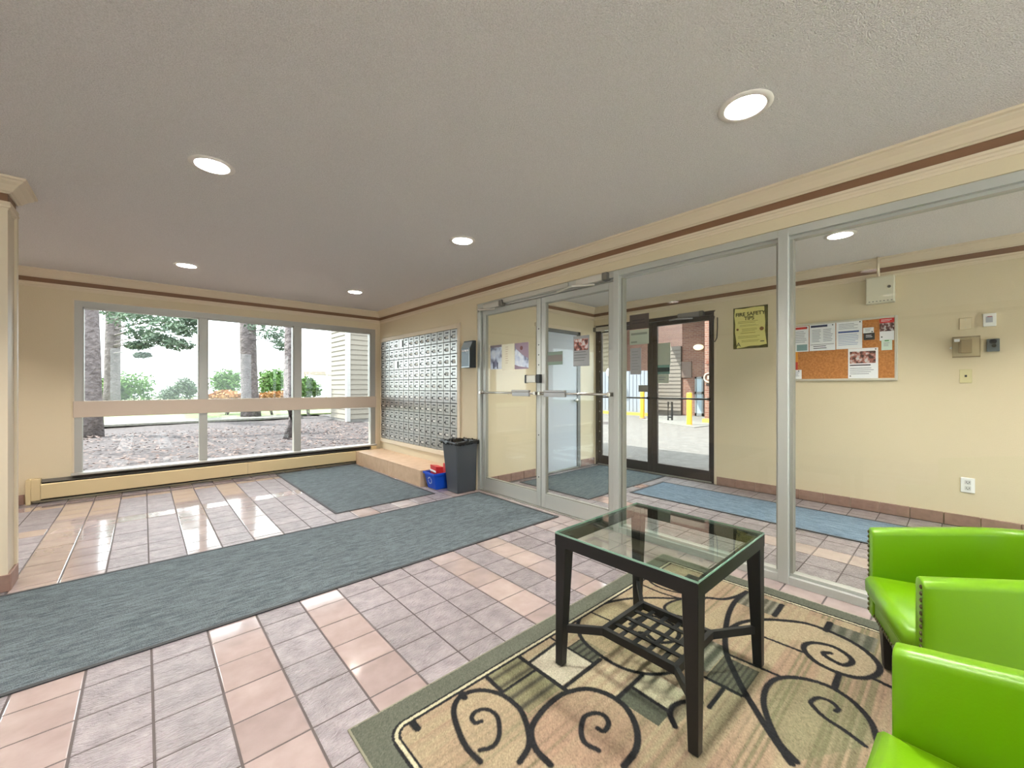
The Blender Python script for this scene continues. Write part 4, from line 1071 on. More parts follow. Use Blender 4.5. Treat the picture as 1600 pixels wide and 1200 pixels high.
# cork notice board
NB = (1.262, 0.392, 1.872, 1.262)
nb = thing('notice_board', 'cork notice board with a pale frame on the vestibule wall', 'notice board', (XB, 0.83, NB[3]))
M_CORK = mat('cork', (196, 132, 72), 0.9, var=(60, (166, 104, 52), 1), bump=(160, 0.4, 0.003))
obj('cork', BX(XB - 0.012, NB[1] + 0.012, NB[3] + 0.012, XB, NB[0] - 0.012, NB[2] - 0.012), M_CORK, nb)
obj('frame', MB().box(XB - 0.018, NB[1], NB[3], XB, NB[1] + 0.022, NB[2]).box(XB - 0.018, NB[0] - 0.022, NB[3], XB, NB[0], NB[2]).box(XB - 0.018, NB[1] + 0.022, NB[3], XB, NB[0] - 0.022, NB[3] + 0.022).box(XB - 0.018, NB[1] + 0.022, NB[2] - 0.022, XB, NB[0] - 0.022, NB[2]), mat('board_frame', (206, 200, 184), 0.4, 0.2), nb, bevel=0.003, seg=1)
XN = XB - 0.0125
PX_ = lambda u, v: YX(u, v, XN)
GN = None
def pin(o, fr, a, b):
    X, yl, yr, zt, zb = fr
    obj('pin', MB().sphere((X - 0.003, yl + (yr - yl) * a, zt + (zb - zt) * b), 0.006, 8, 5), M_BLACKP, o, smooth=True)
s, fr = sheet('notice', 'white notice with a red heading, at the left end of the cork board', 'notice', XN, 1.226, 1.077, 1.845, 1.575, M_PAPER)
el(s, fr, 'heading', 0.1, 0.03, 0.92, 0.12, M_PRED); text_rows(s, fr, 0.12, 0.2, 0.9, 0.68, 7); el(s, fr, 'picture', 0.3, 0.72, 0.92, 0.96, mat('picture_teal', (130, 160, 160), 0.7)); pin(s, fr, 0.9, 0.06)
s, fr = sheet('notice', 'white two-column notice with a dark blue heading on the cork board', 'notice', XN, 1.069, 0.853, 1.850, 1.577, M_PAPER)
el(s, fr, 'heading', 0.05, 0.03, 0.7, 0.11, M_NAVY); text_rows(s, fr, 0.1, 0.2, 0.46, 0.7, 8); text_rows(s, fr, 0.54, 0.2, 0.92, 0.7, 8); el(s, fr, 'rule', 0.03, 0.76, 0.95, 0.775, M_INK); text_rows(s, fr, 0.15, 0.82, 0.7, 0.97, 2, M_INK)
pin(s, fr, 0.9, 0.06)
s, fr = sheet('notice', 'white letter with one solid blue line across it on the cork board', 'notice', XN, 0.846, 0.645, 1.852, 1.580, M_PAPER)
el(s, fr, 'blue_line', 0.08, 0.35, 0.88, 0.41, M_BLUE); text_rows(s, fr, 0.1, 0.08, 0.88, 0.3, 4); text_rows(s, fr, 0.08, 0.47, 0.9, 0.9, 7, mat('print_bluegrey', (150, 168, 200), 0.8)); pin(s, fr, 0.92, 0.05)
s, fr = sheet('business_card', 'pale business card pinned above a black card on the cork board', 'card', XN, 0.638, 0.560, 1.775, 1.722, M_PAPER)
text_rows(s, fr, 0.2, 0.2, 0.8, 0.8, 3); pin(s, fr, 0.85, 0.8)
s, fr = sheet('business_card', 'black business card with white print on the cork board', 'card', XN - 0.0022, 0.634, 0.553, 1.722, 1.655, mat('card_black', (40, 38, 40), 0.5))
text_rows(s, fr, 0.2, 0.3, 0.85, 0.75, 2, M_PAPER)
s, fr = sheet('flyer', 'flyer with red top and dark photo in the upper corner of the cork board', 'flyer', XN, 0.518, 0.416, 1.868, 1.640, M_PAPER)
el(s, fr, 'heading', 0.0, 0.0, 1.0, 0.27, mat('flyer_red', (204, 36, 36), 0.6)); el(s, fr, 'photo', 0.0, 0.27, 1.0, 0.62, M_PHOTO2); pin(s, fr, 0.15, 0.85)
text_rows(s, (fr[0] - 0.0007,) + fr[1:], 0.1, 0.13, 0.9, 0.24, 2, M_PAPER)
s, fr = sheet('note_card', 'small pale green note pinned below the red flyer on the cork board', 'note', XN - 0.0022, 0.505, 0.430, 1.648, 1.548, mat('note_green', (214, 230, 216), 0.8))
text_rows(s, fr, 0.2, 0.3, 0.8, 0.7, 3); el(s, fr, 'print', 0.3, 0.06, 0.7, 0.16, mat('green_ink', (80, 150, 90), 0.8))
s, fr = sheet('notice', 'white notice with a lounge photograph low on the right of the cork board', 'notice', XN - 0.0022, 0.752, 0.528, 1.578, 1.284, M_PAPER)
el(s, fr, 'photo', 0.06, 0.1, 0.92, 0.5, M_PHOTO); text_rows(s, fr, 0.06, 0.54, 0.9, 0.62, 1, M_INK, 0.5); text_rows(s, fr, 0.06, 0.65, 0.9, 0.9, 4); pin(s, fr, 0.92, 0.05); pin(s, fr, 0.08, 0.92)
s, fr = sheet('flyer', 'narrow orange and red flyer at the left end of the cork board', 'flyer', XN - 0.0022, 1.223, 1.172, 1.575, 1.375, mat('flyer_orange', (226, 152, 48), 0.6))
el(s, fr, 'lower_band', 0, 0.55, 1, 1, M_PRED)
s, fr = sheet('note_card', 'small white note pinned at the bottom left of the cork board', 'note', XN - 0.0044, 1.222, 1.138, 1.382, 1.285, M_PAPER)
text_rows(s, fr, 0.2, 0.2, 0.8, 0.8, 4); pin(s, fr, 0.7, 0.12)

# papers taped to the glass
XG = 2.9505
XD = DXF + 0.0185
def gsheet(name, label, cat, X, u0, u1, v0, v1, m):
    p, q = on_x(u0, v0, X), on_x(u1, v0, X)
    zb = on_x((u0 + u1) / 2, v1, X).z; zt = on_x((u0 + u1) / 2, v0, X).z
    return sheet(name, label, cat, X, p.y, q.y, zt, zb, m)
s, fr = gsheet('taped_notice', 'grey backed notice with a lounge photo taped to the right glass door', 'notice', XD, 896, 921, 524.5, 572, M_GREYPAPER)
el(s, fr, 'photo', 0.06, 0.1, 0.92, 0.48, M_PHOTO); text_rows(s, fr, 0.06, 0.53, 0.9, 0.9, 4, M_INK, 0.14)
s, fr = gsheet('taped_sign', 'small dark green grey sign taped to the right glass door', 'sign', XD, 856, 879, 549.5, 570, mat('sign_greengrey', (110, 128, 114), 0.6))
el(s, fr, 'dark_band', 0.0, 0.25, 1.0, 0.75, mat('sign_taupe', (110, 104, 98), 0.6))
M_SHEETBL = photo_mat('bluish_print', (120, 124, 150), (196, 208, 226), (226, 232, 240), 9)
s, fr = gsheet('taped_poster', 'bluish grey poster at the hinge side of the left glass door', 'poster', XD, 766.5, 784, 539.5, 577, M_SHEETBL)
el(s, fr, 'border', 0, 0, 1, 0.09, mat('poster_taupe', (136, 124, 132), 0.7)); el(s, fr, 'print', 0.25, 0.70, 0.35, 0.98, M_NAVY); el(s, fr, 'print', 0.6, 0.72, 0.68, 0.98, M_NAVY)
s, fr = gsheet('taped_notice', 'plain cream sheet between the two posters on the left glass door', 'notice', XD, 784.5, 803.5, 537.5, 578, mat('cream_sheet', (240, 236, 214), 0.8))
text_rows(s, fr, 0.3, 0.1, 0.55, 0.8, 8, mat('faint_print', (216, 204, 180), 0.8))
s, fr = gsheet('taped_poster', 'mauve and white poster near the latch of the left glass door', 'poster', XD, 804.5, 826, 535.5, 576.5, M_SHEETBL)
X_, yl, yr, zt, zb = fr
obj('mauve_corner', MB().prism([(yl, zt), (yl + (yr - yl) * 0.1, zt - 0.06), (yl + (yr - yl) * 0.6, zt - 0.13), (yr, zt - 0.17), (yr, zt)], 'x', X_ - 0.0008, X_), mat('poster_mauve', (150, 130, 146), 0.7), s)
obj('emblem', MB().lathe([(0, -0.0012), (0.022, -0.0012), (0.022, 0)], (X_ - 0.0006, yl + (yr - yl) * 0.5, zt - 0.055), 12, 'x'), mat('emblem_brown', (120, 78, 76), 0.7), s)
obj('lower_edge', MB().prism([(yl, zb), (yl, zb + 0.05), (yl + (yr - yl) * 0.3, zb + 0.03), (yr, zb + 0.01), (yr, zb)], 'x', X_ - 0.0008, X_), mat('poster_mauve', (150, 130, 146), 0.7), s)
s, fr = gsheet('glass_sign', 'dark brown sign on the glass pane beside the door post, topmost of three', 'sign', XG, 984, 1014, 491, 514, mat('sign_brown', (62, 52, 44), 0.5))
text_rows(s, fr, 0.15, 0.35, 0.85, 0.75, 2, mat('sign_ink', (40, 34, 30), 0.6), 0.4)
s, fr = gsheet('glass_sign', 'pale green grey sign on the glass pane, middle of three', 'sign', XG, 984, 1014, 514.6, 538, mat('sign_sage', (158, 166, 148), 0.6))
el(s, fr, 'print', 0.08, 0.22, 0.92, 0.36, mat('sage_dark', (116, 122, 110), 0.6)); el(s, fr, 'print', 0.08, 0.78, 0.4, 0.88, mat('sage_dark', (116, 122, 110), 0.6))
s, fr = gsheet('taped_notice', 'narrow grey sheet on the glass pane below the sage sign', 'notice', XG, 985, 1002, 544, 585, mat('sheet_grey', (146, 146, 146), 0.7))
text_rows(s, fr, 0.15, 0.12, 0.85, 0.9, 7, mat('sheet_grey_ink', (130, 130, 131), 0.7), 0.3)
XE = EX + 0.0185
s, fr = gsheet('door_sticker', 'tall pale sign at the latch side of the dark entry door', 'sign', XE, 1027, 1047.5, 536, 570, mat('sticker_sage', (190, 196, 180), 0.6))
s, fr = gsheet('door_sticker', 'teal and dark striped sticker below the tall pale sign on the dark door', 'sticker', XE, 1027, 1046.5, 570.3, 584.5, mat('sticker_teal', (120, 160, 150), 0.5))
el(s, fr, 'dark_band', 0, 0.28, 1.0, 0.75, mat('sticker_dark', (60, 76, 78), 0.5))
s, fr = gsheet('door_sticker', 'small pale notice under the teal sticker on the dark door', 'sticker', XE, 1027, 1045, 585, 598.5, mat('sticker_pale', (196, 202, 186), 0.6))
text_rows(s, fr, 0.1, 0.3, 0.8, 0.8, 2)

# ------------------------------------------------------------------ small fittings on the vestibule wall
eb = thing('alarm_box', 'cream metal alarm box with a keyhole high on the vestibule wall', 'box', (XB, 0.51, 1.99))
M_EB = mat('alarm_box_enamel', (214, 208, 186), 0.45)
obj('cabinet', BX(XB - 0.075, 0.408, 1.992, XB, 0.612, 2.243), M_EB, eb, bevel=0.004)
obj('door', BX(XB - 0.082, 0.414, 2.0, XB - 0.075, 0.606, 2.236), M_EB, eb, bevel=0.002, seg=1)
obj('keyhole', MB().lathe([(0, -0.004), (0.013, -0.004), (0.013, 0)], (XB - 0.082, 0.445, 2.135), 12, 'x'), mat('key_grey', (96, 92, 84), 0.4, 0.6), eb)
pm = MB()
for k in range(7): pm.box(XB - 0.0825, 0.59 - k * 0.026, 2.006, XB - 0.082, 0.578 - k * 0.026, 2.012)
obj('vent_slots', pm, M_SLOT, eb)
tag(obj('conduit', MB().tube([(XB - 0.10, 0.52, CZ), (XB - 0.10, 0.52, 2.30), (XB - 0.06, 0.52, 2.25), (XB - 0.04, 0.52, 2.24)], 0.011, 8), M_TRIM, smooth=True), 'short cream conduit rising from the alarm box to the ceiling', 'conduit')
def wallplate(name, label, cat, yc, zc, w, h, m, th=0.008):
    t = thing(name, label, cat, (XB, yc, zc))
    obj('plate', BX(XB - th, yc - w / 2, zc - h / 2, XB, yc + w / 2, zc + h / 2), m, t, bevel=0.003)
    return t
t = wallplate('blank_plate', 'cream blank wall plate above the thermostat guard', 'wall plate', -0.029, 1.742, 0.072, 0.098, mat('plate_cream', (216, 200, 168), 0.4))
for z in (1.708, 1.776): obj('screw', MB().lathe([(0, -0.002), (0.004, -0.002), (0.004, 0)], (XB - 0.008, -0.029, z), 8, 'x'), M_PLATE, t)
t = wallplate('wall_control', 'white wall control with a small screen, upper right of the vestibule fittings', 'control', -0.163, 1.757, 0.072, 0.108, M_WHITE, 0.02)
obj('screen', BX(XB - 0.0215, -0.180, 1.735, XB - 0.02, -0.142, 1.785), mat('control_screen', (176, 178, 186), 0.3), t)
obj('red_mark', BX(XB - 0.0222, -0.176, 1.780, XB - 0.0215, -0.150, 1.787), mat('mark_red', (150, 70, 80), 0.5), t)
t = thing('thermostat_guard', 'thermostat inside a clear tinted plastic guard on the vestibule wall', 'thermostat', (XB, -0.03, 1.45))
GA = (-0.112, 0.047, 1.452, 1.628)
obj('base', MB().box(XB - 0.006, GA[0], GA[2], XB, GA[1], GA[3]), mat('guard_base', (206, 192, 164), 0.4), t)
obj('cover', MB().box(XB - 0.055, GA[0], GA[2], XB - 0.05, GA[1], GA[3]).box(XB - 0.05, GA[0], GA[2], XB - 0.006, GA[0] + 0.004, GA[3]).box(XB - 0.05, GA[1] - 0.004, GA[2], XB - 0.006, GA[1], GA[3]).box(XB - 0.05, GA[0], GA[2], XB - 0.006, GA[1], GA[2] + 0.004).box(XB - 0.05, GA[0], GA[3] - 0.004, XB - 0.006, GA[1], GA[3]), glass_mat('guard_plastic', (252, 251, 248), 1.35), t)
obj('rim', MB().box(XB - 0.057, GA[0], GA[2], XB - 0.048, GA[1], GA[2] + 0.008).box(XB - 0.057, GA[0], GA[3] - 0.008, XB - 0.048, GA[1], GA[3]), mat('guard_rim', (134, 116, 90), 0.4), t)
tb_ = obj('thermostat', BX(XB - 0.04, -0.066, 1.488, XB - 0.006, -0.002, 1.602), mat('thermostat_taupe', (164, 146, 118), 0.45), t, bevel=0.004)
obj('slot', BX(XB - 0.042, -0.006, 1.49, XB - 0.02, 0.012, 1.60), mat('guard_rim', (134, 116, 90), 0.4), tb_)
obj('sticker', BX(XB - 0.0565, 0.004, 1.586, XB - 0.055, 0.036, 1.610), M_PAPER, t)
obj('lock', MB().lathe([(0, -0.01), (0.008, -0.01), (0.008, 0)], (XB - 0.03, 0.055, 1.535), 10, 'x'), M_BAR, t)
t = wallplate('key_switch', 'dark grey square key switch right of the thermostat guard', 'switch', -0.182, 1.545, 0.07, 0.105, mat('key_switch_grey', (84, 92, 94), 0.45), 0.025)
obj('keyway', MB().lathe([(0, -0.006), (0.018, -0.006), (0.02, 0)], (XB - 0.025, -0.182, 1.575), 14, 'x'), M_BLACKP, t)
obj('keyway', MB().lathe([(0, -0.006), (0.012, -0.006), (0.014, 0)], (XB - 0.025, -0.186, 1.54), 14, 'x'), M_BLACKP, t)
t = wallplate('jack_plate', 'cream phone jack plate below the thermostat guard', 'wall plate', -0.031, 1.292, 0.072, 0.116, mat('plate_ivory', (206, 196, 150), 0.4))
obj('jack', BX(XB - 0.010, -0.038, 1.284, XB - 0.008, -0.024, 1.302), M_BLACKP, t)
t = wallplate('wall_outlet', 'white duplex outlet low on the vestibule wall', 'outlet', -0.042, 0.36, 0.082, 0.125, M_WHITE)
for z in (0.385, 0.335):
    rc = obj('receptacle', BX(XB - 0.010, -0.060, z - 0.017, XB - 0.008, -0.024, z + 0.017), mat('outlet_grey', (206, 204, 200), 0.4), t, bevel=0.003)
    obj('slots', MB().box(XB - 0.0108, -0.052, z - 0.006, XB - 0.010, -0.049, z + 0.008).box(XB - 0.0108, -0.036, z - 0.006, XB - 0.010, -0.033, z + 0.008).box(XB - 0.0108, -0.045, z - 0.013, XB - 0.010, -0.039, z - 0.008), M_BLACKP, rc)

# ------------------------------------------------------------------ outside the lobby window: garden
def ground_mat(name, c0, c1, c2, scale):
    m = bpy.data.materials.new(name); m.use_nodes = True; nt = m.node_tree; b = nt.nodes['Principled BSDF']; b.inputs['Roughness'].default_value = 0.95
    tc = nt.nodes.new('ShaderNodeTexCoord'); n = nt.nodes.new('ShaderNodeTexNoise'); n.inputs['Scale'].default_value = scale; n.inputs['Detail'].default_value = 8; n.inputs['Roughness'].default_value = 0.7
    r = nt.nodes.new('ShaderNodeValToRGB'); e = r.color_ramp.elements
    e[0].position, e[0].color = 0.36, lin(c0); e[1].position, e[1].color = 0.66, lin(c2); k = e.new(0.5); k.color = lin(c1)
    nt.links.new(tc.outputs['Object'], n.inputs['Vector']); nt.links.new(n.outputs['Fac'], r.inputs['Fac']); nt.links.new(r.outputs['Color'], b.inputs['Base Color'])
    bp = nt.nodes.new('ShaderNodeBump'); bp.inputs['Strength'].default_value = 0.6; bp.inputs['Distance'].default_value = 0.04
    nt.links.new(n.outputs['Fac'], bp.inputs['Height']); nt.links.new(bp.outputs['Normal'], b.inputs['Normal'])
    return m
M_MULCH = ground_mat('mulch', (42, 35, 37), (70, 62, 63), (104, 95, 94), 16)
M_ASPH = ground_mat('asphalt', (92, 87, 85), (102, 97, 95), (112, 107, 105), 6)
M_CONC = ground_mat('concrete', (108, 105, 102), (116, 113, 110), (124, 121, 117), 4)
gm = MB(); NXg, NYg = 60, 50
for i in range(NXg + 1):
    for j in range(NYg + 1):
        x = -22 + 34 * i / NXg; y = 6.66 + 24 * j / NYg
        gm.v.append((x, y, -0.03 + 0.05 * math.sin(x * 1.3) * math.sin(y * 0.9) * min(1, (y - 6.66)) + random.uniform(-0.015, 0.015)))
for i in range(NXg):
    for j in range(NYg):
        q = i * (NYg + 1) + j; gm.f.append((q, q + NYg + 1, q + NYg + 2, q + 1))
structure(obj('ground', gm, M_MULCH, smooth=True))
structure(obj('ground_bounce', MB().box(-40, -40, -0.3, XL - 0.2, 6.6, -0.06).box(XL - 0.2, -40, -0.3, 12, YBK - 0.2, -0.06), mat('bounce_paving', (214, 212, 208), 0.9)))  # unseen ground made pale to bounce sunlight onto the lobby ceiling
structure(obj('path_gravel', BX(-14, 17.2, 0.0, 4.6, 18.6, 0.06), ground_mat('gravel', (104, 102, 96), (118, 116, 108), (130, 127, 120), 14)))
structure(obj('lawn_strip', BX(-22, 18.7, 0.0, 12, 60, 0.05), ground_mat('far_grass', (92, 108, 66), (108, 122, 80), (128, 136, 100), 3)))
# fallen needles and chips
fl = MB()
for k in range(5200):
    x, y = random.uniform(-6, 5), 6.8 + 7.2 * random.random() ** 1.3
    if any(math.hypot(x - p.x, y - p.y) < 0.42 for p in (on_z(139, 681), on_z(456, 684), on_z(392, 653))): continue
    a = random.random() * PI; l, w_ = random.uniform(0.015, 0.05), random.uniform(0.008, 0.02); z = 0.035 + random.uniform(0, 0.02)
    c, s_ = math.cos(a), math.sin(a)
    fl.add([(x + c * l - s_ * w_, y + s_ * l + c * w_, z), (x - c * l - s_ * w_, y - s_ * l + c * w_, z + random.uniform(-.01, .02)), (x - c * l + s_ * w_, y - s_ * l - c * w_, z), (x + c * l + s_ * w_, y + s_ * l - c * w_, z + random.uniform(-.01, .02))], [(0, 1, 2, 3)])
lit = tag(obj('leaf_litter', fl, mat('leaf_litter', (86, 66, 62), 0.9, var=(3, (124, 108, 102), 1)), fix=False), 'brown fallen leaves and wood chips covering the ground outside the window', 'leaf litter'); stuff(lit)

M_BARK = mat('conifer_bark', (88, 80, 80), 0.95, bump=(14, 1.0, 0.08), var=(7, (116, 107, 107), 1))
def needle_cloud(mb, c, r, n, sz, rnd):
    for _ in range(n):
        d = Vector((rnd.gauss(0, 1), rnd.gauss(0, 1), rnd.gauss(0, 1))).normalized() * (rnd.random() ** 0.45)
        p = Vector(c) + Vector((d.x * r[0], d.y * r[1], d.z * r[2]))
        a = Vector((rnd.gauss(0, 1), rnd.gauss(0, 1), rnd.gauss(0, 0.6))).normalized() * sz * rnd.uniform(0.6, 1.4)
        b = a.cross(Vector((rnd.gauss(0, 1), rnd.gauss(0, 1), rnd.gauss(0, 1)))).normalized() * sz * 0.38
        mb.add([p - a, p + b, p + a, p - b], [(0, 1, 2, 3)])
def leafy_mat(name, c0, c1):
    return mat(name, c0, 0.75, var=(2.4, c1, 1))
M_NEEDLE = leafy_mat('conifer_needles', (66, 86, 68), (104, 124, 100))
def tree(label, base, h, r0, r1, lean, clumps, m_fol, sz=0.06, seed=1, dens=150):
    t = thing('conifer_tree', label, 'tree', base)
    rnd = random.Random(seed)
    b = Vector(base)
    pts, rr = [], []
    for k in range(9):
        f = k / 8
        pts.append(b + Vector((lean[0] * f + 0.04 * math.sin(5 * f + seed), lean[1] * f, h * f - 0.06))); rr.append(r0 * (1.22 if k == 0 else 1) + (r1 - r0) * f)
    obj('trunk', MB().tube(pts, rr, 14), M_BARK, t, smooth=True)
    fol = MB(); br = MB()
    for (off, rad) in clumps:
        c = b + Vector(off)
        root = b + Vector((lean[0] * min(1, off[2] / h), lean[1] * min(1, off[2] / h), min(h - 0.2, off[2] + 0.3)))
        br.tube([root, (root + c) / 2 + Vector((0, 0, 0.1)), c], 0.03, 6, r_end=0.01)
        needle_cloud(fol, c, rad, dens, sz, rnd)
    if clumps:
        obj('branches', br, M_BARK, t); stuff(obj('foliage', fol, m_fol, t, fix=False))
    return t
def gp(u, v): p = on_z(u, v, 0.0); return (p.x, p.y, 0.0)
A = gp(139, 681)
tree('thick grey conifer trunk standing outside the left edge of the lobby window', A, 7.5, 0.20, 0.19, (-0.05, 0.1), [((0.4, 0.3, 5.2), (1.2, 1.0, 0.5)), ((-0.6, -0.3, 5.8), (1.2, 1.0, 0.5))], M_NEEDLE, 0.06, 1, 300)
def rel(base, u, v, depth): p = at_depth(u, v, depth); return (p.x - base[0], p.y - base[1], p.z)
B = at_depth(172, 640, 17.0); B = (B.x, B.y, 0.0)
cl = []
for (u, v, dp, r) in ((200, 496, 14.5, .8), (232, 490, 14, .9), (262, 505, 13.5, .7), (285, 515, 13.2, .55), (225, 520, 14.0, .6), (250, 530, 13.6, .5), (278, 538, 13.3, .45), (218, 540, 14.2, .4), (190, 485, 15, .8), (300, 500, 13.2, .4), (222, 555, 14.2, .25)):
    cl.append((rel(B, u, v, dp), (r, r * 0.8, r * 0.42)))
tree('conifer with drooping green branches behind the left trunk outside the window', B, 9, 0.27, 0.22, (0.3, 0), cl, M_NEEDLE, 0.085, 2, 330)
Cc = gp(392, 653)
cl = [(rel(Cc, 420, 515, 15), (.7, .6, .35)), (rel(Cc, 432, 525, 15), (.5, .5, .25)), (rel(Cc, 415, 505, 15), (.8, .6, .3)), (rel(Cc, 440, 540, 15), (.3, .3, .2))]
tree('tall straight conifer trunk standing behind the middle window panes', Cc, 9, 0.29, 0.24, (-0.15, 0), cl, M_NEEDLE, 0.08, 3, 170)
Dd = gp(456, 684)
tree('slim conifer trunk close behind the right window mullion', Dd, 8, 0.145, 0.13, (0.06, 0), [((0.2, 0.2, 5.6), (1, 1, .5))], M_NEEDLE, 0.06, 4, 200)
M_BUSH = leafy_mat('bush_green', (70, 104, 44), (104, 138, 70)); M_BUSHG = leafy_mat('bush_grey_green', (78, 92, 74), (106, 120, 98)); M_BUSHO = leafy_mat('bush_orange', (158, 104, 56), (170, 130, 78))
def bush(name, label, u, v, wpx, hpx, depth, m, seed, group=None, sz=0.05, n=900):
    c = at_depth(u, v, depth); s = depth / F_PX
    t = thing(name, label, 'bush', (c.x, c.y, 0.0), 0, group)
    rnd = random.Random(seed); fol = MB()
    for k in range(7):
        q = Vector((c.x, c.y, 0)) + Vector((rnd.uniform(-.32, .32) * wpx * s, rnd.uniform(-.3, .3) * wpx * s, 0))
        zc = max(0.25, c.z + rnd.uniform(-.25, .25) * hpx * s)
        needle_cloud(fol, (q.x, q.y, zc), (wpx * s * 0.32, wpx * s * 0.28, hpx * s * 0.36), n * 2 // 7, sz * 1.35, rnd)
    stuff(obj('foliage', fol, m, t, fix=False))
    stem = MB()
    for k in range(5):
        e = Vector((c.x + rnd.uniform(-.25, .25) * wpx * s, c.y + rnd.uniform(-.2, .2) * wpx * s, max(0.3, c.z)))
        stem.tube([(c.x + rnd.uniform(-.05, .05), c.y + rnd.uniform(-.05, .05), -0.02), e], 0.02, 5, r_end=0.008)
    obj('stems', stem, M_BARK, t)
bush('green_bush', 'rounded bright green bush behind the left trunk outside the window', 187, 606, 72, 46, 19.5, M_BUSH, 11, None, 0.075, 1700)
bush('green_bush', 'loose green bush between the mullion and the middle trunk outside', 353, 598, 52, 46, 20, M_BUSH, 12, None, 0.075, 900)
bush('green_bush', 'green bush seen between the two right hand trunks outside', 424, 598, 44, 44, 20, M_BUSH, 13, None, 0.075, 1100)
bush('green_bush', 'small green bush in front of the cream sided building', 482, 606, 30, 36, 17, M_BUSH, 14, None, 0.07, 800)
bush('low_shrub', 'low grey green shrub in the distance left of the first mullion', 268, 612, 40, 30, 24, M_BUSHG, 15, None, 0.09, 420)
bush('low_shrub', 'low grey green shrub right beside the first mullion outside', 298, 608, 34, 34, 22, M_BUSHG, 16, None, 0.08, 420)
bush('orange_shrub', 'orange autumn shrub to the right of the first window mullion', 354, 619, 54, 16, 16.8, M_BUSHO, 17, None, 0.07, 700)
bush('orange_shrub', 'orange autumn shrub behind the middle trunk outside', 426, 618, 44, 16, 16.8, M_BUSHO, 18, None, 0.07, 600)
# small far carport
cp = thing('carport', 'low dark roofed carport far behind the bushes outside', 'carport', (4.5, 30, 0))
c0, c1 = at_depth(474, 583, 30), at_depth(508, 583, 30)
obj('roof', MB().hexa([(c0.x, c0.y, 2.1), (c1.x, c1.y, 2.1), (c1.x + 3, c1.y + 3, 2.1), (c0.x + 3, c0.y + 3, 2.1)], [(c0.x, c0.y, 2.35), (c1.x, c1.y, 2.35), (c1.x + 3, c1.y + 3, 2.5), (c0.x + 3, c0.y + 3, 2.5)]), mat('carport_roof', (150, 136, 128), 0.8), cp)
for p in (c0, c1): obj('post', BX(p.x + 0.1, p.y + 0.1, 0, p.x + 0.22, p.y + 0.22, 2.1), M_TRIM, cp)

# cream sided wing
sw = thing('sided_building', 'building wing with cream lap siding outside at the right of the window', 'building', (5.2, 14.2, 0))
M_SIDE = mat('cream_siding', (128, 121, 110), 0.7)
obj('wall', BX(5.22, 14.22, -0.1, 11, 15.9, 4.6), mat('siding_core', (110, 104, 96), 0.8), sw)
nb_ = 26; bh = 4.5 / nb_
for k in range(nb_):
    z = 0.08 + k * bh
    obj('siding_board', MB().prism([(14.22, z + bh + 0.01), (14.192, z), (14.205, z), (14.22, z + 0.01)], 'x', 5.30, 11), M_SIDE, sw)
    obj('siding_board', MB().prism([(5.22, z + bh + 0.01), (5.192, z), (5.205, z), (5.22, z + 0.01)], 'y', 14.30, 15.85), M_SIDE, sw)
obj('corner_board', MB().box(5.17, 14.17, 0, 5.30, 14.22, 4.6).box(5.17, 14.22, 0, 5.22, 14.30, 4.6), mat('corner_white', (168, 166, 164), 0.6), sw)
obj('foundation', BX(5.21, 14.21, -0.1, 11, 15.95, 0.09), M_CONC, sw)
obj('roof', BX(4.9, 13.9, 4.6, 11.2, 16.2, 4.8), mat('roof_dark', (96, 88, 84), 0.9), sw)

# ------------------------------------------------------------------ outside the entry: parking court
structure(obj('road_asphalt', BX(XB + 0.42, -14, -0.15, 40, 26, -0.01), M_ASPH))
structure(obj('sidewalk_entry', BX(XB + 0.2, 0.5, -0.12, XB + 0.42, 5.0, -0.004), M_CONC))
def brick_mat(name, c1, c2, mort):
    m = bpy.data.materials.new(name); m.use_nodes = True; nt = m.node_tree; b = nt.nodes['Principled BSDF']; b.inputs['Roughness'].default_value = 0.9
    tc = nt.nodes.new('ShaderNodeTexCoord'); sp = nt.nodes.new('ShaderNodeSeparateXYZ'); cb = nt.nodes.new('ShaderNodeCombineXYZ')
    ad = nt.nodes.new('ShaderNodeMath'); ad.operation = 'ADD'
    nt.links.new(tc.outputs['Object'], sp.inputs[0]); nt.links.new(sp.outputs[0], ad.inputs[0]); nt.links.new(sp.outputs[1], ad.inputs[1])
    nt.links.new(ad.outputs[0], cb.inputs[0]); nt.links.new(sp.outputs[2], cb.inputs[1])
    br = nt.nodes.new('ShaderNodeTexBrick'); br.inputs['Color1'].default_value = lin(c1); br.inputs['Color2'].default_value = lin(c2); br.inputs['Mortar'].default_value = lin(mort)
    br.inputs['Scale'].default_value = 1.0; br.inputs['Brick Width'].default_value = 0.22; br.inputs['Row Height'].default_value = 0.075; br.inputs['Mortar Size'].default_value = 0.010
    nt.links.new(cb.outputs[0], br.inputs['Vector']); nt.links.new(br.outputs['Color'], b.inputs['Base Color'])
    bp = nt.nodes.new('ShaderNodeBump'); bp.inputs['Strength'].default_value = 0.4; bp.inputs['Distance'].default_value = 0.02; bp.invert = True
    nt.links.new(br.outputs['Fac'], bp.inputs['Height']); nt.links.new(bp.outputs['Normal'], b.inputs['Normal'])
    return m
M_BRICK = brick_mat('red_brick', (106, 66, 56), (126, 84, 70), (132, 118, 108))
bb = thing('brick_building', 'red brick building with a recessed entrance across the parking court', 'building', (15.5, 6.5, 0))
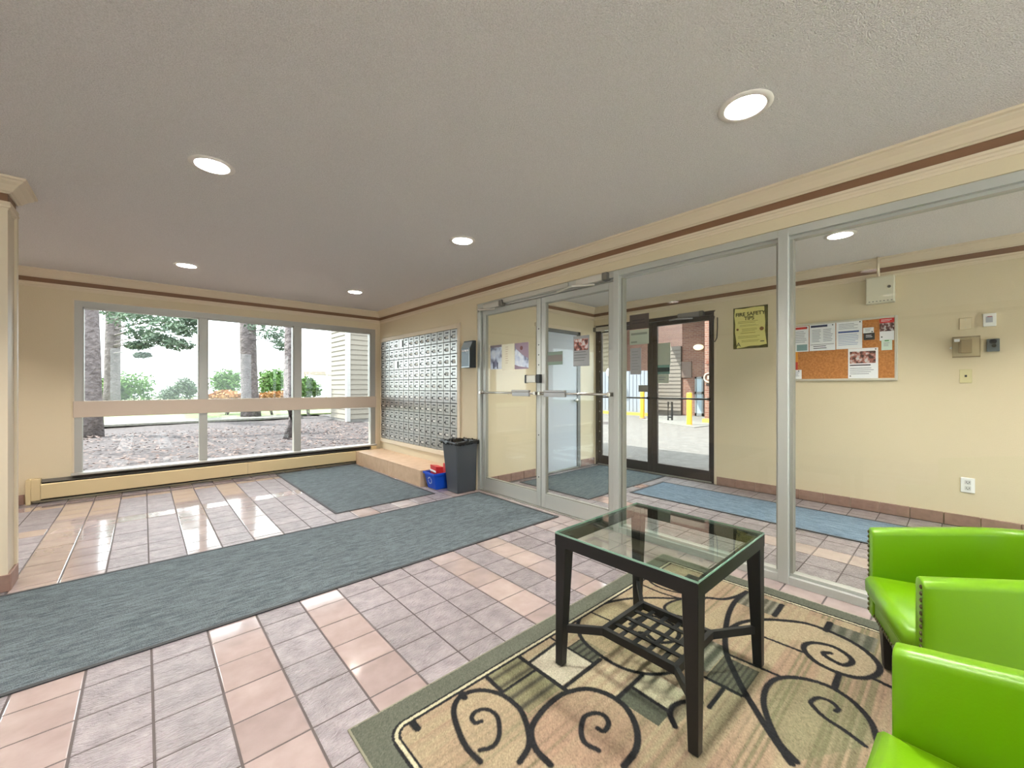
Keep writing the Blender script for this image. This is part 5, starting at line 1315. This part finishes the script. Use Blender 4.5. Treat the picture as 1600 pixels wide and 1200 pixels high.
# right pier, deep recess, left return
pr = on_z(1101, 660, 0)      # left edge of the pier
PXX = pr.x
obj('pier', BX(PXX, pr.y - 1.2, -0.1, PXX + 0.5, pr.y, 7.0), M_BRICK, bb)
obj('wing_wall', BX(PXX, -3.0, -0.1, PXX + 0.5, pr.y - 1.2, 7.0), M_BRICK, bb)
RXX = 17.0
yl_ = on_x(1063, 640, RXX).y; yr_ = pr.y
obj('recess_wall', BX(RXX, yr_ - 1.5, -0.1, RXX + 0.4, on_x(1063.5, 640, 16.9).y - 0.02, 7.0), M_BRICK, bb)
obj('return_wall', BX(PXX + 0.5, yr_ - 1.6, -0.1, RXX, yr_ - 1.2, 7.0), M_BRICK, bb)
ye = on_x(1043, 560, 17.6).y
obj('upper_wall', BX(17.6, yl_ - 0.5, 4.2, 18.2, 16.5, 7.4), M_BRICK, bb)
obj('shade_canopy', BX(PXX + 0.1, yr_ - 1.4, 4.6, RXX, on_x(1063.5, 640, 16.9).y + 1.2, 4.8), mat('shade_canopy_brown', (140, 116, 104), 0.8), bb)  # slab added above the view to keep sun off the brick recess
dy0, dy1 = on_x(1100, 600, RXX).y, on_x(1086.5, 600, RXX).y
dz1 = on_x(1093, 589, RXX).z
dfr_ = obj('entrance_door', MB().box(RXX - 0.06, dy0, 0, RXX, dy0 + 0.07, dz1).box(RXX - 0.06, dy1 - 0.07, 0, RXX, dy1, dz1).box(RXX - 0.06, dy0, dz1 - 0.07, RXX, dy1, dz1).box(RXX - 0.06, dy0, 0, RXX, dy1, 0.12).box(RXX - 0.06, dy0, 0.9, RXX, dy1, 1.0), mat('door_frame_grey', (120, 122, 124), 0.5, 0.3), bb)
obj('door_glass', BX(RXX - 0.04, dy0 + 0.07, 0.12, RXX - 0.02, dy1 - 0.07, dz1 - 0.07), mat('door_glass_blue', (150, 166, 178), 0.12, 0.0), dfr_)
pa, pb = on_x(1064, 560, RXX), on_x(1081, 560, RXX)
obj('wall_panel', BX(RXX - 0.05, pb.y, on_x(1072, 590, RXX).z, RXX, pa.y, on_x(1072, 565, RXX).z), mat('panel_taupe', (104, 86, 78), 0.7), bb)
lp = on_x(1094, 543, RXX)
tag(obj('wall_lantern', MB().sphere((RXX - 0.16, lp.y, lp.z), 0.15, 12, 8, (1, 1.4, 0.8)).box(RXX - 0.2, lp.y - 0.05, lp.z - 0.04, RXX, lp.y + 0.05, lp.z + 0.04), mat('lantern_lit', (255, 232, 196), 0.4, emit=1.2), smooth=True), 'lit wall lantern in the brick recess across the court', 'lantern')
# signs on the pier
def pier_box(name, u0, v0, u1, v1, m, label=None, cat=None):
    a, b = on_x(u0, v0, PXX), on_x(u1, v1, PXX)
    return obj(name, BX(PXX - 0.03, b.y, b.z, PXX, a.y, a.z), m)
s_ = tag(pier_box('address_sign', 1104, 563, 1113, 568.5, mat('sign_rust', (112, 62, 44), 0.6)), 'small brown sign on the brick pier across the court', 'sign')
ce = on_x(1108, 590, PXX)
em = tag(obj('wall_emblem', MB().lathe([(0.13, -0.05), (0.17, -0.05), (0.17, 0), (0.13, 0), (0.13, -0.05)], (PXX, ce.y, ce.z), 20, 'x').box(PXX - 0.045, ce.y - 0.05, ce.z - 0.06, PXX, ce.y + 0.04, ce.z + 0.06), mat('emblem_pale', (168, 154, 138), 0.6)), 'round pale emblem with open ring on the brick pier', 'emblem')
lt = MB()
a, b = on_x(1103.5, 599.5, PXX), on_x(1112.5, 602.2, PXX)
for k in range(5):
    y = a.y + (b.y - a.y) * (k + 0.1) / 5; y2 = a.y + (b.y - a.y) * (k + 0.8) / 5
    lt.box(PXX - 0.03, y2, b.z, PXX, y, a.z)
tag(obj('sign_letters', lt, mat('letter_dark', (52, 40, 38), 0.6)), 'row of five dark letters under the round emblem on the pier', 'letters')
# lap sided block left of the recess
sb = thing('sided_block', 'grey beige lap sided block beside the brick recess', 'building', (17.6, 9, 0))
b0, b1 = on_x(1063.5, 640, 16.9), on_x(1020, 640, 16.9)
zt_ = on_x(1060, 541, 16.9).z
obj('wall', BX(16.93, b0.y, -0.1, 17.9, b1.y, zt_), mat('siding_core_taupe', (104, 94, 88), 0.8), sb)
M_TS = mat('taupe_siding', (112, 103, 96), 0.75)
nk = 18
for k in range(nk):
    h = zt_ / nk; z = k * h
    obj('siding_board', MB().prism([(16.93, z + h + 0.01), (16.90, z), (16.91, z), (16.93, z + 0.01)], 'y', b0.y, b1.y), M_TS, sb)
# steel rack post pair
rk = thing('bike_rack', 'dark hoop rack in front of the lap sided block', 'rack', tuple(on_z(1047, 657, 0)))
ra, rb_ = on_z(1044, 657, 0), on_z(1050, 657, 0); rz = on_x(1047, 628, ra.x).z
obj('hoop', MB().tube([(ra.x, ra.y, -0.01), (ra.x, ra.y, rz), (rb_.x, rb_.y, rz), (rb_.x, rb_.y, -0.01)], 0.035, 8), M_BLACKP, rk)
obj('crossbar', MB().tube([(ra.x, ra.y, 0.12), (rb_.x, rb_.y, 0.12)], 0.03, 8), M_BLACKP, rk)
# white board fence
FX = 15.8
fc = thing('board_fence', 'white vertical board fence beyond the parking court', 'fence', (FX, 10, 0))
f0, f1 = on_x(1019, 620, FX).y, on_x(930, 620, FX).y
fzt_ = on_x(985, 580, FX).z
M_FENCE = mat('fence_white', (128, 132, 142), 0.6)
y = f0; fb = None
while y < f1:
    if fb is None: o = obj('fence_board', BX(0, 0.012, 0.12, 0.025, 0.168, fzt_), M_FENCE, fc, local=True); fb = o.data; o.location = (0, y - 10, 0)
    else: share('fence_board', fb, fc, (0, y - 10, random.uniform(-0.01, 0.01)))
    y += 0.18
obj('gap_shadow', BX(FX + 0.026, f0, 0.14, FX + 0.03, f1, fzt_ - 0.03), mat('fence_gap_shadow', (70, 70, 76), 0.8), fc)  # dark sheet standing in for the shadow between the boards
obj('rail', MB().box(FX + 0.03, f0, 0.3, FX + 0.09, f1, 0.4).box(FX + 0.03, f0, fzt_ - 0.4, FX + 0.09, f1, fzt_ - 0.3), M_GFR, fc)
structure(obj('kerb_yellow', BX(FX - 0.35, f0 - 0.3, -0.02, FX - 0.1, f1, 0.10), mat('kerb_yellow', (176, 148, 66), 0.7)))
ky = on_z(1111, 661, 0)
structure(obj('kerb_corner', BX(ky.x - 0.1, ky.y - 1.0, -0.02, ky.x + 0.2, ky.y + 0.25, 0.13), mat('kerb_yellow', (176, 148, 66), 0.7)))
cq = [on_z(1002, 656, 0), on_z(1030, 650, 0), on_z(1115, 652, 0), on_z(1120, 664, 0), on_z(1085, 668, 0)]
structure(obj('sidewalk_apron', MB().prism([(p.x, p.y) for p in cq], 'z', -0.05, 0.012), M_CONC))
# house with tan siding beyond the fence
hb = thing('tan_house', 'tan sided house rising behind the white board fence', 'building', (20, 14, 0))
h0, h1 = on_x(1015, 600, 20).y, on_x(925, 600, 20).y
hm = on_x(975, 600, 20).y
obj('wall', BX(20.02, hm, 0, 24, h1, 6), mat('house_core', (130, 120, 102), 0.8), hb)
for k in range(24): obj('siding_board', MB().prism([(20.02, 0.26 + k * 0.25), (19.98, k * 0.25), (20.0, k * 0.25), (20.02, k * 0.25 + 0.01)], 'y', hm, h1), mat('tan_siding', (136, 126, 108), 0.75), hb)
obj('corner_board', BX(19.96, hm - 0.02, 0, 20.04, hm + 0.14, 6), M_TRIM, hb)
obj('brick_wall', BX(20.3, h0, 0, 24, hm, 5.2), M_BRICK, hb)
# yellow bollards
M_YEL = mat('bollard_yellow', (206, 158, 36), 0.5)
def bollard(label, u, v):
    p = on_z(u, v, 0)
    t = thing('bollard', label, 'bollard', (p.x, p.y, 0), 0, 'yellow bollards')
    obj('post', MB().lathe([(0.08, -0.06), (0.08, 0.98), (0.072, 1.01), (0.0, 1.03)], n=16), M_YEL, t, local=True, smooth=True)
    obj('base_collar', MB().lathe([(0.082, -0.01), (0.11, -0.01), (0.11, 0.012), (0.081, 0.03)], n=16), mat('collar_rust', (150, 110, 80), 0.8), t, local=True)
bollard('yellow bollard behind the meeting stiles of the dark entry doors', 1003.5, 653.5)
bollard('yellow bollard standing in the middle of the dark door glass', 1077, 664.5)
# globe on the fence line
gl = on_x(952.5, 582, FX - 0.6)
gt_ = thing('globe_light', 'round white globe light on a thin post before the board fence', 'lamp', (gl.x, gl.y, 0))
obj('globe', MB().sphere((gl.x, gl.y, gl.z), 0.15, 16, 10, (1, 1, 1.35)), mat('globe_white', (236, 236, 240), 0.3), gt_, smooth=True)
obj('post', MB().tube([(gl.x, gl.y, -0.02), (gl.x, gl.y, gl.z - 0.19)], 0.03, 8), M_FENCE, gt_)
obj('finial', MB().tube([(gl.x, gl.y, gl.z + 0.19), (gl.x, gl.y, gl.z + 0.38)], 0.035, 8, r_end=0.01), M_BLACKP, gt_)
